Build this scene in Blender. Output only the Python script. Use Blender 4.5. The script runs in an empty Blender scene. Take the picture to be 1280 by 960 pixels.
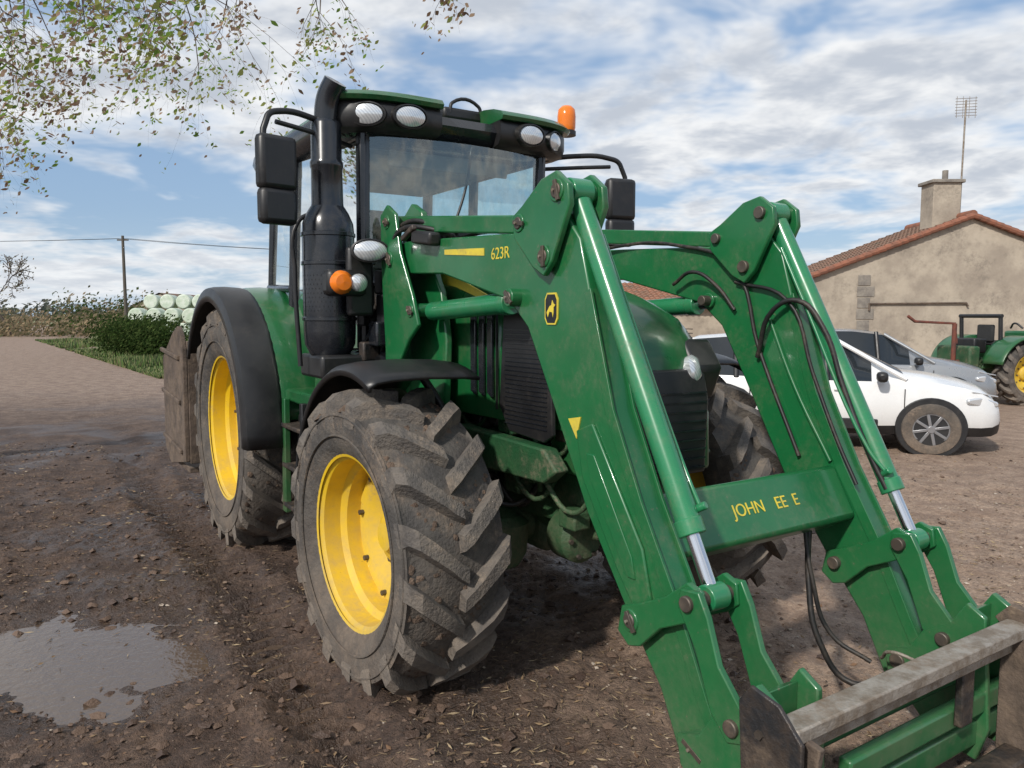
import bpy, bmesh, math, random
import numpy as np
from mathutils import Vector, Matrix, noise
R=math.radians
random.seed(7)
sc=bpy.context.scene
COL=sc.collection

# ------------------------------------------------------------------ materials
def N(nt,t,**k):
    n=nt.nodes.new(t)
    for a,b in k.items(): setattr(n,a,b)
    return n
def mathn(nt,op,a,b=None,c=None,clamp=False):
    n=N(nt,'ShaderNodeMath',operation=op); n.use_clamp=clamp
    for i,v in enumerate((a,b,c)):
        if v is None: continue
        if isinstance(v,(int,float)): n.inputs[i].default_value=v
        else: nt.links.new(v,n.inputs[i])
    return n.outputs[0]
def noisen(nt,vec,scale,detail=4,rough=.6,dist=0):
    n=N(nt,'ShaderNodeTexNoise'); n.inputs['Scale'].default_value=scale
    n.inputs['Detail'].default_value=min(detail,4); n.inputs['Roughness'].default_value=rough
    n.inputs['Distortion'].default_value=dist
    nt.links.new(vec,n.inputs['Vector']); return n.outputs['Fac']
def rng(nt,v,a,b,c=0,d=1):
    n=N(nt,'ShaderNodeMapRange'); n.interpolation_type='SMOOTHSTEP'
    nt.links.new(v,n.inputs[0])
    for i,x in enumerate((a,b,c,d)): n.inputs[i+1].default_value=x
    return n.outputs[0]
def mixc(nt,f,a,b,bt='MIX'):
    n=N(nt,'ShaderNodeMix',data_type='RGBA',blend_type=bt)
    if isinstance(f,(int,float)): n.inputs[0].default_value=f
    else: nt.links.new(f,n.inputs[0])
    for i,v in ((6,a),(7,b)):
        if isinstance(v,(tuple,list)): n.inputs[i].default_value=(*v[:3],1)
        else: nt.links.new(v,n.inputs[i])
    return n.outputs[2]
def newmat(name):
    m=bpy.data.materials.new(name); m.use_nodes=True
    nt=m.node_tree; b=nt.nodes['Principled BSDF']
    g=N(nt,'ShaderNodeNewGeometry')
    return m,nt,b,g.outputs['Position']
def mat(name,col,rough=.5,metal=0,col2=None,ns=6,na=.5,dirt=0,dcol=(.24,.175,.12),zd=None,bump=0,bs=40,coat=0,spec=.5,ds=5,scr=0):
    m,nt,b,pos=newmat(name)
    if col2 is None: col2=tuple(x*.72 for x in col)
    base=noisen(nt,pos,ns,4,.65)
    c=mixc(nt,rng(nt,base,.36,.66,0,na),col,col2)
    ro=mathn(nt,'MULTIPLY_ADD',base,.25,rough-.12)
    if dirt>0 or zd:
        big=noisen(nt,pos,ds,4,.75)
        fine=rng(nt,noisen(nt,pos,ds*9,3,.7),.35,.68,0.25,1)
        d=mathn(nt,'MULTIPLY',rng(nt,big,.42,.72,0,1),fine)
        d=mathn(nt,'MULTIPLY',d,dirt)
        if zd:
            s=N(nt,'ShaderNodeSeparateXYZ'); nt.links.new(pos,s.inputs[0])
            z=rng(nt,s.outputs[2],zd[0],zd[1],zd[2],0)
            z=mathn(nt,'MULTIPLY',z,rng(nt,big,.25,.72,.15,1))
            z=mathn(nt,'MULTIPLY',z,mathn(nt,'MULTIPLY_ADD',fine,.5,.5))
            d=mathn(nt,'MAXIMUM',d,z)
        c=mixc(nt,d,c,dcol)
        ro=mathn(nt,'MULTIPLY_ADD',d,.5,ro,clamp=True)
    if scr>0:
        q=rng(nt,noisen(nt,pos,45,3,.8),.66,.73,0,scr)
        c=mixc(nt,q,c,(.16,.125,.09))
    nt.links.new(c,b.inputs['Base Color']); nt.links.new(ro,b.inputs['Roughness'])
    b.inputs['Metallic'].default_value=metal
    b.inputs['Coat Weight'].default_value=coat; b.inputs['Coat Roughness'].default_value=.10
    b.inputs['Specular IOR Level'].default_value=spec
    if bump>0:
        bp=N(nt,'ShaderNodeBump'); bp.inputs['Strength'].default_value=bump; bp.inputs['Distance'].default_value=.02
        nt.links.new(noisen(nt,pos,bs,3,.7),bp.inputs['Height']); nt.links.new(bp.outputs[0],b.inputs['Normal'])
    return m
GREEN=mat('green_paint',(.008,.100,.028),.30,col2=(.006,.078,.022),dirt=.25,zd=(.3,1.4,.5),coat=.45,scr=.4,ds=4)
GREEN_L=mat('loader_green_paint',(.009,.128,.038),.32,col2=(.008,.105,.031),dirt=.28,dcol=(.20,.18,.12),zd=(.1,1.0,.42),coat=.4,scr=.7,ds=5)
GREEN_C=mat('cylinder_green',(.020,.20,.080),.28,col2=(.015,.155,.06),dirt=.28,coat=.4,ds=7,scr=.5)
GREEN_D=mat('chassis_green',(.007,.075,.024),.55,col2=(.004,.04,.014),dirt=.7,zd=(.2,1.5,.6),ds=5,bump=.3,bs=60)
YEL=mat('yellow_rim_paint',(.76,.50,.010),.4,col2=(.66,.43,.015),dirt=.55,dcol=(.36,.27,.16),zd=(.2,1.3,.72),ds=3,coat=.1,scr=.5)
YELD=mat('yellow_decal',(.70,.55,.05),.5,col2=(.4,.35,.06),dirt=.5,scr=.9)
TYRE=mat('tyre_rubber',(.050,.046,.043),.8,col2=(.095,.085,.074),ns=7,na=1,dirt=.9,dcol=(.23,.175,.13),zd=(.0,1.1,.85),bump=.5,bs=45,ds=4)
LUG=mat('tyre_lug_rubber',(.080,.072,.066),.85,col2=(.15,.13,.11),ns=9,na=1,dirt=.9,dcol=(.26,.205,.155),zd=(.0,1.1,.8),bump=.6,bs=60,ds=6)
CAKE=mat('caked_mud',(.16,.11,.077),.92,col2=(.09,.06,.043),ns=14,na=1,bump=.8,bs=50)
BLK=mat('black_plastic',(.012,.012,.013),.40,col2=(.020,.020,.021),dirt=.16,dcol=(.12,.10,.08),ds=4)
BLKG=mat('black_gloss_steel',(.010,.012,.016),.24,col2=(.017,.019,.025),dirt=.15,dcol=(.10,.09,.08),coat=.35,ds=5)
HOSE=mat('black_hose',(.012,.012,.012),.5,dirt=.3)
CHR=mat('chrome_rod',(.75,.76,.78),.15,metal=1,col2=(.6,.6,.62))
STEEL=mat('worn_steel',(.36,.325,.28),.55,metal=.35,col2=(.20,.16,.12),ns=12,na=1,dirt=.8,dcol=(.2,.14,.09),bump=.3,bs=80)
RUST=mat('rusty_steel',(.13,.095,.072),.85,col2=(.07,.052,.04),ns=8,na=1,dirt=.7,bump=.4)
DARKST=mat('dark_steel',(.035,.035,.037),.5,metal=.4,col2=(.08,.06,.047),ns=9,na=1,dirt=.7,bump=.3)
PIN=mat('pin_steel',(.12,.105,.09),.5,metal=.6,col2=(.08,.055,.04),dirt=.6)
SEAT=mat('seat_fabric',(.03,.03,.03),.9)
GREYP=mat('grey_plastic',(.22,.22,.21),.6)
def simple(name,col,rough=.3,trans=0,metal=0):
    m,nt,b,pos=newmat(name)
    c=mixc(nt,rng(nt,noisen(nt,pos,25,3),.4,.65,0,.3),col,tuple(x*.8 for x in col))
    nt.links.new(c,b.inputs['Base Color'])
    b.inputs['Roughness'].default_value=rough; b.inputs['Transmission Weight'].default_value=trans
    b.inputs['Metallic'].default_value=metal
    return m
ORANGE=simple('orange_lens',(.9,.22,.02),.15,.1)
RED=simple('red_lens',(.6,.02,.02),.15)
def lensmat():
    m,nt,b,pos=newmat('lamp_lens')
    wv=N(nt,'ShaderNodeTexWave'); wv.inputs['Scale'].default_value=28; wv.bands_direction='DIAGONAL'; nt.links.new(pos,wv.inputs[0])
    c=mixc(nt,wv.outputs['Fac'],(.82,.84,.85),(.55,.57,.59))
    nt.links.new(c,b.inputs['Base Color']); b.inputs['Metallic'].default_value=.5; b.inputs['Roughness'].default_value=.2
    b.inputs['Coat Weight'].default_value=1; b.inputs['Coat Roughness'].default_value=.03
    return m
LENS=lensmat()
MIRR=simple('mirror_glass',(.35,.38,.4),.05,0,1)
CARW=mat('white_car_paint',(.74,.74,.73),.25,col2=(.68,.68,.67),coat=.6,dirt=.12,zd=(.1,.7,.35))
CARS=mat('silver_car_paint',(.33,.34,.35),.28,metal=.5,col2=(.29,.30,.31),coat=.6,dirt=.1)
CARG=simple('dark_car_glass',(.02,.025,.03),.05)
ALLOY=mat('alloy',(.4,.4,.41),.35,metal=.8)
def glassmat():
    m=bpy.data.materials.new('cab_glass'); m.use_nodes=True; nt=m.node_tree; nt.nodes.clear()
    o=N(nt,'ShaderNodeOutputMaterial'); t=N(nt,'ShaderNodeBsdfTransparent'); t.inputs[0].default_value=(.82,.95,.92,1)
    g=N(nt,'ShaderNodeBsdfGlossy'); g.inputs['Roughness'].default_value=.02; g.inputs[0].default_value=(.9,.95,.95,1)
    d=N(nt,'ShaderNodeBsdfDiffuse'); d.inputs[0].default_value=(.42,.42,.36,1)
    lw=N(nt,'ShaderNodeFresnel'); lw.inputs[0].default_value=1.5
    f=mathn(nt,'MULTIPLY_ADD',lw.outputs[0],1.3,.12,clamp=True)
    m1=N(nt,'ShaderNodeMixShader'); nt.links.new(f,m1.inputs[0]); nt.links.new(t.outputs[0],m1.inputs[1]); nt.links.new(g.outputs[0],m1.inputs[2])
    geo=N(nt,'ShaderNodeNewGeometry')
    dn=rng(nt,noisen(nt,geo.outputs['Position'],5,4,.7),.4,.8,.03,.28)
    m2=N(nt,'ShaderNodeMixShader'); nt.links.new(dn,m2.inputs[0]); nt.links.new(m1.outputs[0],m2.inputs[1]); nt.links.new(d.outputs[0],m2.inputs[2])
    nt.links.new(m2.outputs[0],o.inputs[0]); return m
GLASS=glassmat()
def leafmat(name,col):
    m=bpy.data.materials.new(name); m.use_nodes=True; nt=m.node_tree; nt.nodes.clear()
    o=N(nt,'ShaderNodeOutputMaterial'); d=N(nt,'ShaderNodeBsdfDiffuse'); t=N(nt,'ShaderNodeBsdfTranslucent')
    geo=N(nt,'ShaderNodeNewGeometry')
    c=mixc(nt,rng(nt,noisen(nt,geo.outputs['Position'],3,2),.35,.65),col,tuple(x*.65 for x in col))
    nt.links.new(c,d.inputs[0]); nt.links.new(c,t.inputs[0])
    m1=N(nt,'ShaderNodeMixShader'); m1.inputs[0].default_value=.5
    nt.links.new(d.outputs[0],m1.inputs[1]); nt.links.new(t.outputs[0],m1.inputs[2]); nt.links.new(m1.outputs[0],o.inputs[0]); return m

# ------------------------------------------------------------------ mesh helpers
PARENT=[None]
def add(name,me,mats,smooth=True,bevel=0,ang=35,seg=2):
    for m in (mats if isinstance(mats,(list,tuple)) else [mats]): me.materials.append(m)
    o=bpy.data.objects.new(name,me); COL.objects.link(o)
    if PARENT[0]: o.parent=PARENT[0]
    if smooth:
        me.polygons.foreach_set('use_smooth',[True]*len(me.polygons))
        me.set_sharp_from_angle(angle=R(ang))
    if bevel:
        b=o.modifiers.new('bev','BEVEL'); b.width=bevel; b.segments=seg; b.limit_method='ANGLE'; b.angle_limit=R(40)
    me.update(); return o
def mk(name,v,f,mats,mi=None,**k):
    me=bpy.data.meshes.new(name); me.from_pydata([tuple(x) for x in v],[],f)
    if mi: me.polygons.foreach_set('material_index',mi)
    bm=bmesh.new(); bm.from_mesh(me); bmesh.ops.recalc_face_normals(bm,faces=bm.faces); bm.to_mesh(me); bm.free()
    return add(name,me,mats,**k)
def empty(name,loc=(0,0,0),rz=0):
    e=bpy.data.objects.new(name,None); COL.objects.link(e); e.location=loc; e.rotation_euler=(0,0,rz); return e
def box(name,c,s,m,rot=(0,0,0),bevel=.008):
    v=[(x*s[0]/2,y*s[1]/2,z*s[2]/2) for x in(-1,1) for y in(-1,1) for z in(-1,1)]
    f=[(0,1,3,2),(4,6,7,5),(0,4,5,1),(2,3,7,6),(0,2,6,4),(1,5,7,3)]
    o=mk(name,v,f,m,bevel=bevel); o.location=c; o.rotation_euler=[R(a) for a in rot]; return o
def prism(name,pts,y0,y1,m,bevel=.006):
    n=len(pts); v=[(p[0],y0,p[1]) for p in pts]+[(p[0],y1,p[1]) for p in pts]
    f=[tuple(range(n)),tuple(range(2*n-1,n-1,-1))]+[(i,(i+1)%n,n+(i+1)%n,n+i) for i in range(n)]
    return mk(name,v,f,m,bevel=bevel)
def cyl(name,p1,p2,r,m,r2=None,seg=24,bevel=.004):
    p1=Vector(p1);p2=Vector(p2); d=p2-p1; r2=r if r2 is None else r2
    q=d.to_track_quat('Z','Y').to_matrix()
    v=[]
    for k,(p,rr) in enumerate(((p1,r),(p2,r2))):
        for i in range(seg):
            a=2*math.pi*i/seg; v.append(p+q@Vector((math.cos(a)*rr,math.sin(a)*rr,0)))
    f=[tuple(range(seg)),tuple(range(2*seg-1,seg-1,-1))]+[(i,(i+1)%seg,seg+(i+1)%seg,seg+i) for i in range(seg)]
    return mk(name,v,f,m,bevel=bevel,ang=40)
def lathe(name,prof,c,axis,m,seg=48,ang=40,mi=None):
    v=[];f=[];n=len(prof)
    for i in range(seg):
        a=2*math.pi*i/seg
        for r,h in prof:
            x,y=math.cos(a)*r,math.sin(a)*r
            p={'Y':(x,h,y),'Z':(x,y,h),'X':(h,x,y)}[axis]
            v.append((p[0]+c[0],p[1]+c[1],p[2]+c[2]))
    mm=[]
    for i in range(seg):
        j=(i+1)%seg
        for k in range(n-1):
            f.append((i*n+k,j*n+k,j*n+k+1,i*n+k+1)); mm.append(mi[k] if mi else 0)
    me=bpy.data.meshes.new(name); me.from_pydata(v,[],f); me.polygons.foreach_set('material_index',mm)
    bm=bmesh.new(); bm.from_mesh(me); bmesh.ops.remove_doubles(bm,verts=bm.verts,dist=1e-5); bmesh.ops.recalc_face_normals(bm,faces=bm.faces); bm.to_mesh(me); bm.free()
    return add(name,me,m,ang=ang)
def tube(name,pts,r,m,poly=False,res=6):
    cu=bpy.data.curves.new(name,'CURVE'); cu.dimensions='3D'; cu.bevel_depth=r; cu.bevel_resolution=3; cu.resolution_u=res; cu.use_fill_caps=True
    if poly:
        s=cu.splines.new('POLY'); s.points.add(len(pts)-1)
        for p,q in zip(s.points,pts): p.co=(*q,1)
    else:
        s=cu.splines.new('BEZIER'); s.bezier_points.add(len(pts)-1)
        for p,q in zip(s.bezier_points,pts): p.co=q; p.handle_left_type=p.handle_right_type='AUTO'
    cu.materials.append(m); o=bpy.data.objects.new(name,cu); COL.objects.link(o)
    if PARENT[0]: o.parent=PARENT[0]
    return o
def text(name,s,size,m,loc,rot,ex=.001):
    cu=bpy.data.curves.new(name,'FONT'); cu.body=s; cu.size=size; cu.extrude=ex; cu.align_x='CENTER'; cu.align_y='CENTER'
    cu.materials.append(m); o=bpy.data.objects.new(name,cu); COL.objects.link(o); o.parent=PARENT[0]; o.location=loc; o.rotation_euler=rot; return o
def grid(name,fn,nu,nv,m,**k):
    v=[fn(i/nu,j/nv) for i in range(nu+1) for j in range(nv+1)]
    f=[(i*(nv+1)+j,(i+1)*(nv+1)+j,(i+1)*(nv+1)+j+1,i*(nv+1)+j+1) for i in range(nu) for j in range(nv)]
    return mk(name,v,f,m,**k)

# ------------------------------------------------------------------ wheels
def wheel(name,c,Ro,rr,w,nl,side,steer=0,dish=.12,lw=1.0,mud=0):
    e=empty(name,c,R(steer)+(0 if side<0 else math.pi)); e.parent=PARENT[0]
    sv=PARENT[0]; PARENT[0]=e
    h=w/2
    P=[(rr-.01,-h*.80),(rr+.015,-h*.86),(rr+.05,-h*.93),(rr+(Ro-rr)*.42,-h*1.0),(rr+(Ro-rr)*.7,-h*.97),(Ro-.10,-h*.90),(Ro-.07,-h*.72),(Ro-.058,-h*.35),(Ro-.055,0)]
    P=P+[(r,-y) for r,y in P[-2::-1]]
    lathe('tyre',P,(0,0,0),'Y',TYRE,seg=72,ang=60)
    for rq in (.30,.62):
        rad=rr+(Ro-rr)*rq
        lathe('sidewall_ring',[(rad-.006,-h*.985),(rad-.003,-h*1.012),(rad+.003,-h*1.012),(rad+.006,-h*.985)],(0,0,0),'Y',TYRE,seg=72)
    v=[];f=[]
    for i in range(nl*2):
        sd=-1 if i%2==0 else 1
        a0=2*math.pi*(i*.5)/nl
        st=[(-.03,0,Ro-.065,Ro-.004),(.12,.10,Ro-.065,Ro),(.30,.26,Ro-.067,Ro),(.6,.50,Ro-.075,Ro),(.86,.72,Ro-.10,Ro-.010),(1.0,.83,Ro-.13,Ro-.045),(1.005,.93,Ro-.20,Ro-.15)]
        hwT=.029*lw; hwB=.044*lw
        base=len(v)
        jit=random.uniform(-.008,.008)
        for (yf,af,rb,rt) in st:
            y=sd*yf*h; a=a0+jit+af*(h*1.05)/Ro
            da=1/Ro
            wd=1+.35*yf
            wr=random.uniform(-.004,.003)
            for (rad,dd) in ((rb,-hwB),(rt+wr,-hwT),(rt+wr,hwT),(rb,hwB)):
                aa=a+(dd*wd+random.uniform(-.003,.003))*da
                yy=y
                if yf>1.0: yy=sd*h*(.955 if rad==rb else 1.0)
                v.append((math.cos(aa)*rad,yy,math.sin(aa)*rad))
        n=len(st)
        for k in range(n-1):
            for q in range(3):
                f.append((base+k*4+q,base+k*4+q+1,base+(k+1)*4+q+1,base+(k+1)*4+q))
        f.append((base,base+1,base+2,base+3)); f.append(tuple(base+(n-1)*4+q for q in(3,2,1,0)))
    mk('tread_lugs',v,f,LUG,bevel=.006,ang=30)
    if mud:
        v=[];f=[]
        for i in range(mud):
            a=random.uniform(0,2*math.pi); y=random.uniform(-.9,.9)*h
            if noise.noise(Vector((math.cos(a)*3,math.sin(a)*3,y*4)))<-.1: continue
            rad=Ro-.062-.04*abs(y/h)**3; s=random.uniform(.010,.034); b0=len(v)
            ra=random.uniform(0,6.28)
            er=Vector((math.cos(a),0,math.sin(a))); et=Vector((-math.sin(a),0,math.cos(a))); ey=Vector((0,1,0))
            C=er*rad+ey*y
            for j in range(6):
                t=ra+j*math.pi/3; q=s*random.uniform(.7,1.3); v.append(C+et*math.cos(t)*q+ey*math.sin(t)*q-er*.01)
            v.append(C+er*s*random.uniform(.3,.75))
            for j in range(6): f.append((b0+j,b0+(j+1)%6,b0+6))
        me=bpy.data.meshes.new('caked_mud'); me.from_pydata([tuple(x) for x in v],[],f); add('caked_mud',me,CAKE,ang=180)
    P=[(rr-.015,-h*.80),(rr+.012,-h*.84),(rr+.016,-h*.80),(rr-.012,-h*.76),(rr-.03,-h*.70),(rr-.035,-h*.35),(rr-.065,-h*.25),(rr-.07,h*.3),(rr-.03,h*.45),(rr-.02,h*.78),(rr+.01,h*.82)]
    lathe('rim_barrel',P,(0,0,0),'Y',YEL,seg=64)
    yd=-h*.80+dish
    P=[(rr-.055,yd+.02),(rr*.84,yd+.015),(rr*.78,yd-.01),(rr*.62,yd+.0),(rr*.5,yd+.05),(rr*.40,yd+.06),(.02,yd+.06)]
    lathe('rim_disc',P,(0,0,0),'Y',YEL,seg=48)
    lathe('hub',[(rr*.34,yd+.08),(rr*.34,yd+.02),(rr*.30,yd-.0),(rr*.18,yd-.01),(rr*.16,yd-.04),(.001,yd-.045)],(0,0,0),'Y',YEL,seg=32)
    for i in range(8):
        a=2*math.pi*i/8+.2
        x,z=math.cos(a)*rr*.42,math.sin(a)*rr*.42
        cyl('nut_%d'%i,(x,yd+.08,z),(x,yd+.035,z),.016,PIN,seg=6,bevel=0)
        a+=.4
        x,z=math.cos(a)*(rr*.72),math.sin(a)*(rr*.72)
        cyl('lug_bolt_%d'%i,(x,yd+.02,z),(x,yd-.03,z),.014,PIN,seg=6,bevel=0)
        a-=.2
        x,z=math.cos(a)*(rr*.86),math.sin(a)*(rr*.86)
        box('rim_lug_%d'%i,(x,yd+.03,z),(.10,.06,.09),YEL,rot=(0,-math.degrees(a),0),bevel=.012)
    PARENT[0]=sv
    return e
def fender(name,cx,cz,Rf,a0,a1,y0,y1,m,lip=.05,crown=.0,n=24,th=.006):
    prof=[(0,0),(.15,crown*.6),(.5,crown),(.8,crown*.7),(.94,crown*.1),(1.0,-lip*.5),(1.0,-lip)]
    v=[];f=[]
    for i in range(n+1):
        a=R(a0+(a1-a0)*i/n)
        for t,dr in prof:
            v.append((cx+math.cos(a)*(Rf+dr),y0+(y1-y0)*t,cz+math.sin(a)*(Rf+dr)))
    k=len(prof)
    for i in range(n):
        for j in range(k-1): f.append((i*k+j,(i+1)*k+j,(i+1)*k+j+1,i*k+j+1))
    o=mk(name,v,f,m,ang=50)
    s=o.modifiers.new('s','SOLIDIFY'); s.thickness=th*2; return o

# ------------------------------------------------------------------ main tractor
TR=empty('farm_tractor_with_front_loader',(-1.12,6.36,0),math.atan2(-.84,.543))
PARENT[0]=TR
FX=2.49
wheel('front_right_wheel',(FX,-1.0,.665),.735,.43,.50,17,-1,steer=3,dish=.21,lw=1.1,mud=900)
wheel('front_left_wheel',(FX,.96,.665),.735,.43,.50,17,1,steer=3,dish=.21,lw=1.1,mud=700)
wheel('rear_right_wheel',(-.27,-.95,.88),.945,.565,.54,20,-1,dish=.2,lw=1.1,mud=900)
wheel('rear_left_wheel',(-.27,.95,.88),.945,.565,.54,20,1,dish=.2,lw=1.1)
prism('engine_block',[(1.0,.75),(1.1,1.35),(3.05,1.25),(3.1,.85),(2.9,.72),(1.6,.62)],-.26,.26,GREEN_D,.02)
prism('transmission',[(-.7,.55),(-.6,1.3),(1.1,1.35),(1.3,.6),(.9,.5)],-.28,.28,GREEN_D,.03)
cyl('rear_axle',(-.27,-.8,.9),(-.27,.8,.9),.14,GREEN_D)
prism('front_bolster',[(2.2,.75),(2.25,1.0),(3.2,1.02),(3.32,.9),(3.25,.7),(2.9,.62)],-.22,.22,GREEN_D,.02)
cyl('front_axle_beam',(FX-.02,-.62,.62),(FX-.02,.62,.62),.105,GREEN_D)
box('axle_centre',(FX,0,.62),(.34,.36,.3),GREEN_D,bevel=.06)
for s in(-1,1):
    cyl('kingpin_%d'%s,(FX,s*.64,.45),(FX,s*.64,.92),.085,GREEN_D)
    cyl('final_drive_%d'%s,(FX,s*.6,.66),(FX,s*.85,.68),.17,GREEN_D)
    cyl('steer_cyl_%d'%s,(FX-.2,s*.1,.66),(FX-.2,s*.42,.66),.04,GREEN_D)
    cyl('tie_rod_%d'%s,(FX-.2,s*.42,.66),(FX-.2,s*.68,.64),.018,CHR)
    tube('axle_hose_%d'%s,[(FX+.2,s*.2,.95),(FX+.25,s*.4,.80),(FX+.15,s*.55,.82),(FX+.02,s*.6,.75)],.012,HOSE)
cyl('drive_shaft',(1.0,0,.5),(FX,0,.56),.05,DARKST)
lathe('axle_oil_pan',[(.001,-.14),(.1,-.13),(.14,-.06),(.15,.1),(.1,.14)],(FX+.05,-.38,.56),'Z',GREEN_D,24)
lathe('axle_pivot_housing',[(.001,-.10),(.06,-.10),(.10,-.06),(.13,-.02),(.13,.10),(.10,.13),(.001,.135)],(FX+.42,-.20,.66),'X',GREEN_D,24)
for i in range(6):
    a=i*math.pi/3; cyl('housing_bolt',(FX+.55,-.20+math.cos(a)*.095,.66+math.sin(a)*.095),(FX+.565,-.20+math.cos(a)*.095,.66+math.sin(a)*.095),.012,PIN,seg=6,bevel=0)
random.seed(3)
for i in range(22):
    x=random.uniform(1.5,3.1); z=random.uniform(.74,1.25); s=random.uniform(.05,.15)
    box('engine_part_%d'%i,(x,-.28-random.uniform(0,.06),z),(s,.1,s*random.uniform(.6,1.4)),random.choice([GREEN_D,GREEN_D,DARKST]),bevel=.012)
for i in range(10):
    z=random.uniform(.75,1.2); x=1.5+i*.15
    tube('engine_pipe_%d'%i,[(x,-.34,z),(x+.1,-.40,z+.08),(x+.3,-.37,z-.05),(x+.45,-.33,z+.1)],.013,random.choice([HOSE,GREEN_D]))
cyl('fuel_filter',(1.75,-.38,.95),(1.75,-.38,1.2),.055,BLK)
cyl('oil_filter',(2.0,-.4,.85),(2.0,-.4,1.08),.06,DARKST)
def hood():
    st=[(1.22,.44,2.17),(1.6,.45,2.13),(2.1,.445,2.05),(2.6,.43,1.95),(2.95,.41,1.85),(3.15,.39,1.77),(3.27,.35,1.66),(3.33,.31,1.52)]
    zb=1.22
    v=[];f=[]
    prof=lambda w,zt:[(-w,zb),(-w-.008,zb+(zt-zb)*.45),(-w,zt-.20),(-w+.03,zt-.10),(-w+.10,zt-.035),(-w*.5,zt),(0,zt+.012),(w*.5,zt),(w-.10,zt-.035),(w-.03,zt-.10),(w,zt-.20),(w+.008,zb+(zt-zb)*.45),(w,zb)]
    for x,w,zt in st:
        for y,z in prof(w,zt): v.append((x,y,z))
    k=13;n=len(st)
    for i in range(n-1):
        for j in range(k-1): f.append((i*k+j,(i+1)*k+j,(i+1)*k+j+1,i*k+j+1))
    f.append(tuple(range((n-1)*k,n*k)))
    mk('hood',v,f,GREEN,ang=45,bevel=.02)
hood()
prism('nose_grille',[(3.3,.98),(3.37,1.0),(3.385,1.35),(3.35,1.5),(3.3,1.5)],-.27,.27,BLK,.01)
for i in range(9): box('grille_bar_%d'%i,(3.375,0,1.03+i*.045),(.03,.5,.008),BLKG,bevel=0)
prism('nose_skirt',[(2.95,1.0),(3.34,1.0),(3.33,1.3),(2.9,1.24)],-.34,.34,GREEN,.02)
for s in(-1,1):
    prism('headlight_housing_%d'%s,[(3.08,1.42),(3.30,1.34),(3.365,1.5),(3.27,1.64),(3.1,1.62)],s*.20,s*.39,BLK,.02)
    for k in(0,1):
        o=lathe('headlight_%d_%d'%(s,k),[(.001,.016),(.045,.010),(.066,-.008),(.066,-.05)],(0,0,0),'X',LENS,24)
        o.matrix_local=Matrix.Translation((3.345-.035*k,s*(.225+.125*k),1.505))@Matrix.Rotation(s*.4,4,'Z')@Matrix.Rotation(-.3,4,'Y')
for s in(-1,1):
    ys=s*.452
    prism('side_mesh_panel_%d'%s,[(2.66,1.30),(2.70,1.76),(2.74,1.80),(3.02,1.70),(3.10,1.62),(3.12,1.2),(3.05,1.16),(2.75,1.18)],ys-.012,ys+.012,BLK,.006)
    for k in range(22): box('mesh_slat_%d_%d'%(s,k),(2.90,ys+s*.014,1.22+k*.022),(.36,.004,.004),BLKG,bevel=0)
    for k in range(3):
        x=2.36+k*.085
        prism('vent_slot_%d_%d'%(s,k),[(x,1.35),(x+.05,1.33),(x+.05,1.82-k*.02),(x,1.84-k*.02)],ys-.008,ys+.008,BLKG,.004)
    prism('hood_stripe_%d'%s,[(1.55,2.0),(1.56,2.055),(2.2,1.965),(2.72,1.80),(2.74,1.77),(2.2,1.91)],s*.449,s*.460,YELD,.001)
    box('hood_seam_%d'%s,(2.62,s*.452,1.55),(.008,.012,.55),BLK,bevel=0)
for s in(-1,1):
    y0=s*.46
    prism('subframe_beam_%d'%s,[(1.5,.86),(1.5,1.08),(2.3,1.16),(3.1,1.14),(3.2,1.05),(3.1,.98),(2.3,.96),(1.9,.84)],y0-.04,y0+.04,GREEN_D,.01)
    prism('mast_inner_%d'%s,[(1.70,2.0),(1.72,2.34),(1.82,2.40),(1.95,2.34),(2.02,2.1),(2.18,1.88),(2.24,1.62),(2.2,1.1),(2.0,.86),(1.72,.9),(1.66,1.3)],s*.50,s*.54,GREEN_L,.008)
    prism('mast_outer_%d'%s,[(1.74,2.05),(1.74,2.33),(1.83,2.38),(1.94,2.32),(2.0,2.1),(2.15,1.86),(2.22,1.70),(2.1,1.62),(1.9,1.4),(1.80,1.4)],s*.675,s*.70,GREEN_L,.008)
    prism('mast_web_%d'%s,[(1.74,1.2),(1.74,1.98),(1.79,1.98),(1.79,1.2)],s*.535,s*.68,GREEN_L,.006)
    box('mast_foot_%d'%s,(1.95,s*.56,1.05),(.42,.16,.3),GREEN_L,bevel=.02)
    for k in range(6): cyl('mast_bolt',(1.82+.13*(k%3),s*.64,.98+.14*(k//3)),(1.82+.13*(k%3),s*.66,.98+.14*(k//3)),.02,PIN,seg=6,bevel=0)
BACK=[(4.16,.20),(4.04,.44),(3.86,.66),(3.62,.98),(3.38,1.40),(3.20,1.70),(3.05,1.82),(2.42,1.965),(1.86,1.99)]
FRONT=[(1.78,2.06),(1.80,2.17),(2.42,2.145),(3.10,2.11),(3.28,2.16),(3.46,2.16),(3.56,2.05),(3.62,1.85),(3.76,1.40),(3.92,1.08),(4.10,.78),(4.24,.50),(4.36,.28),(4.30,.18)]
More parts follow.
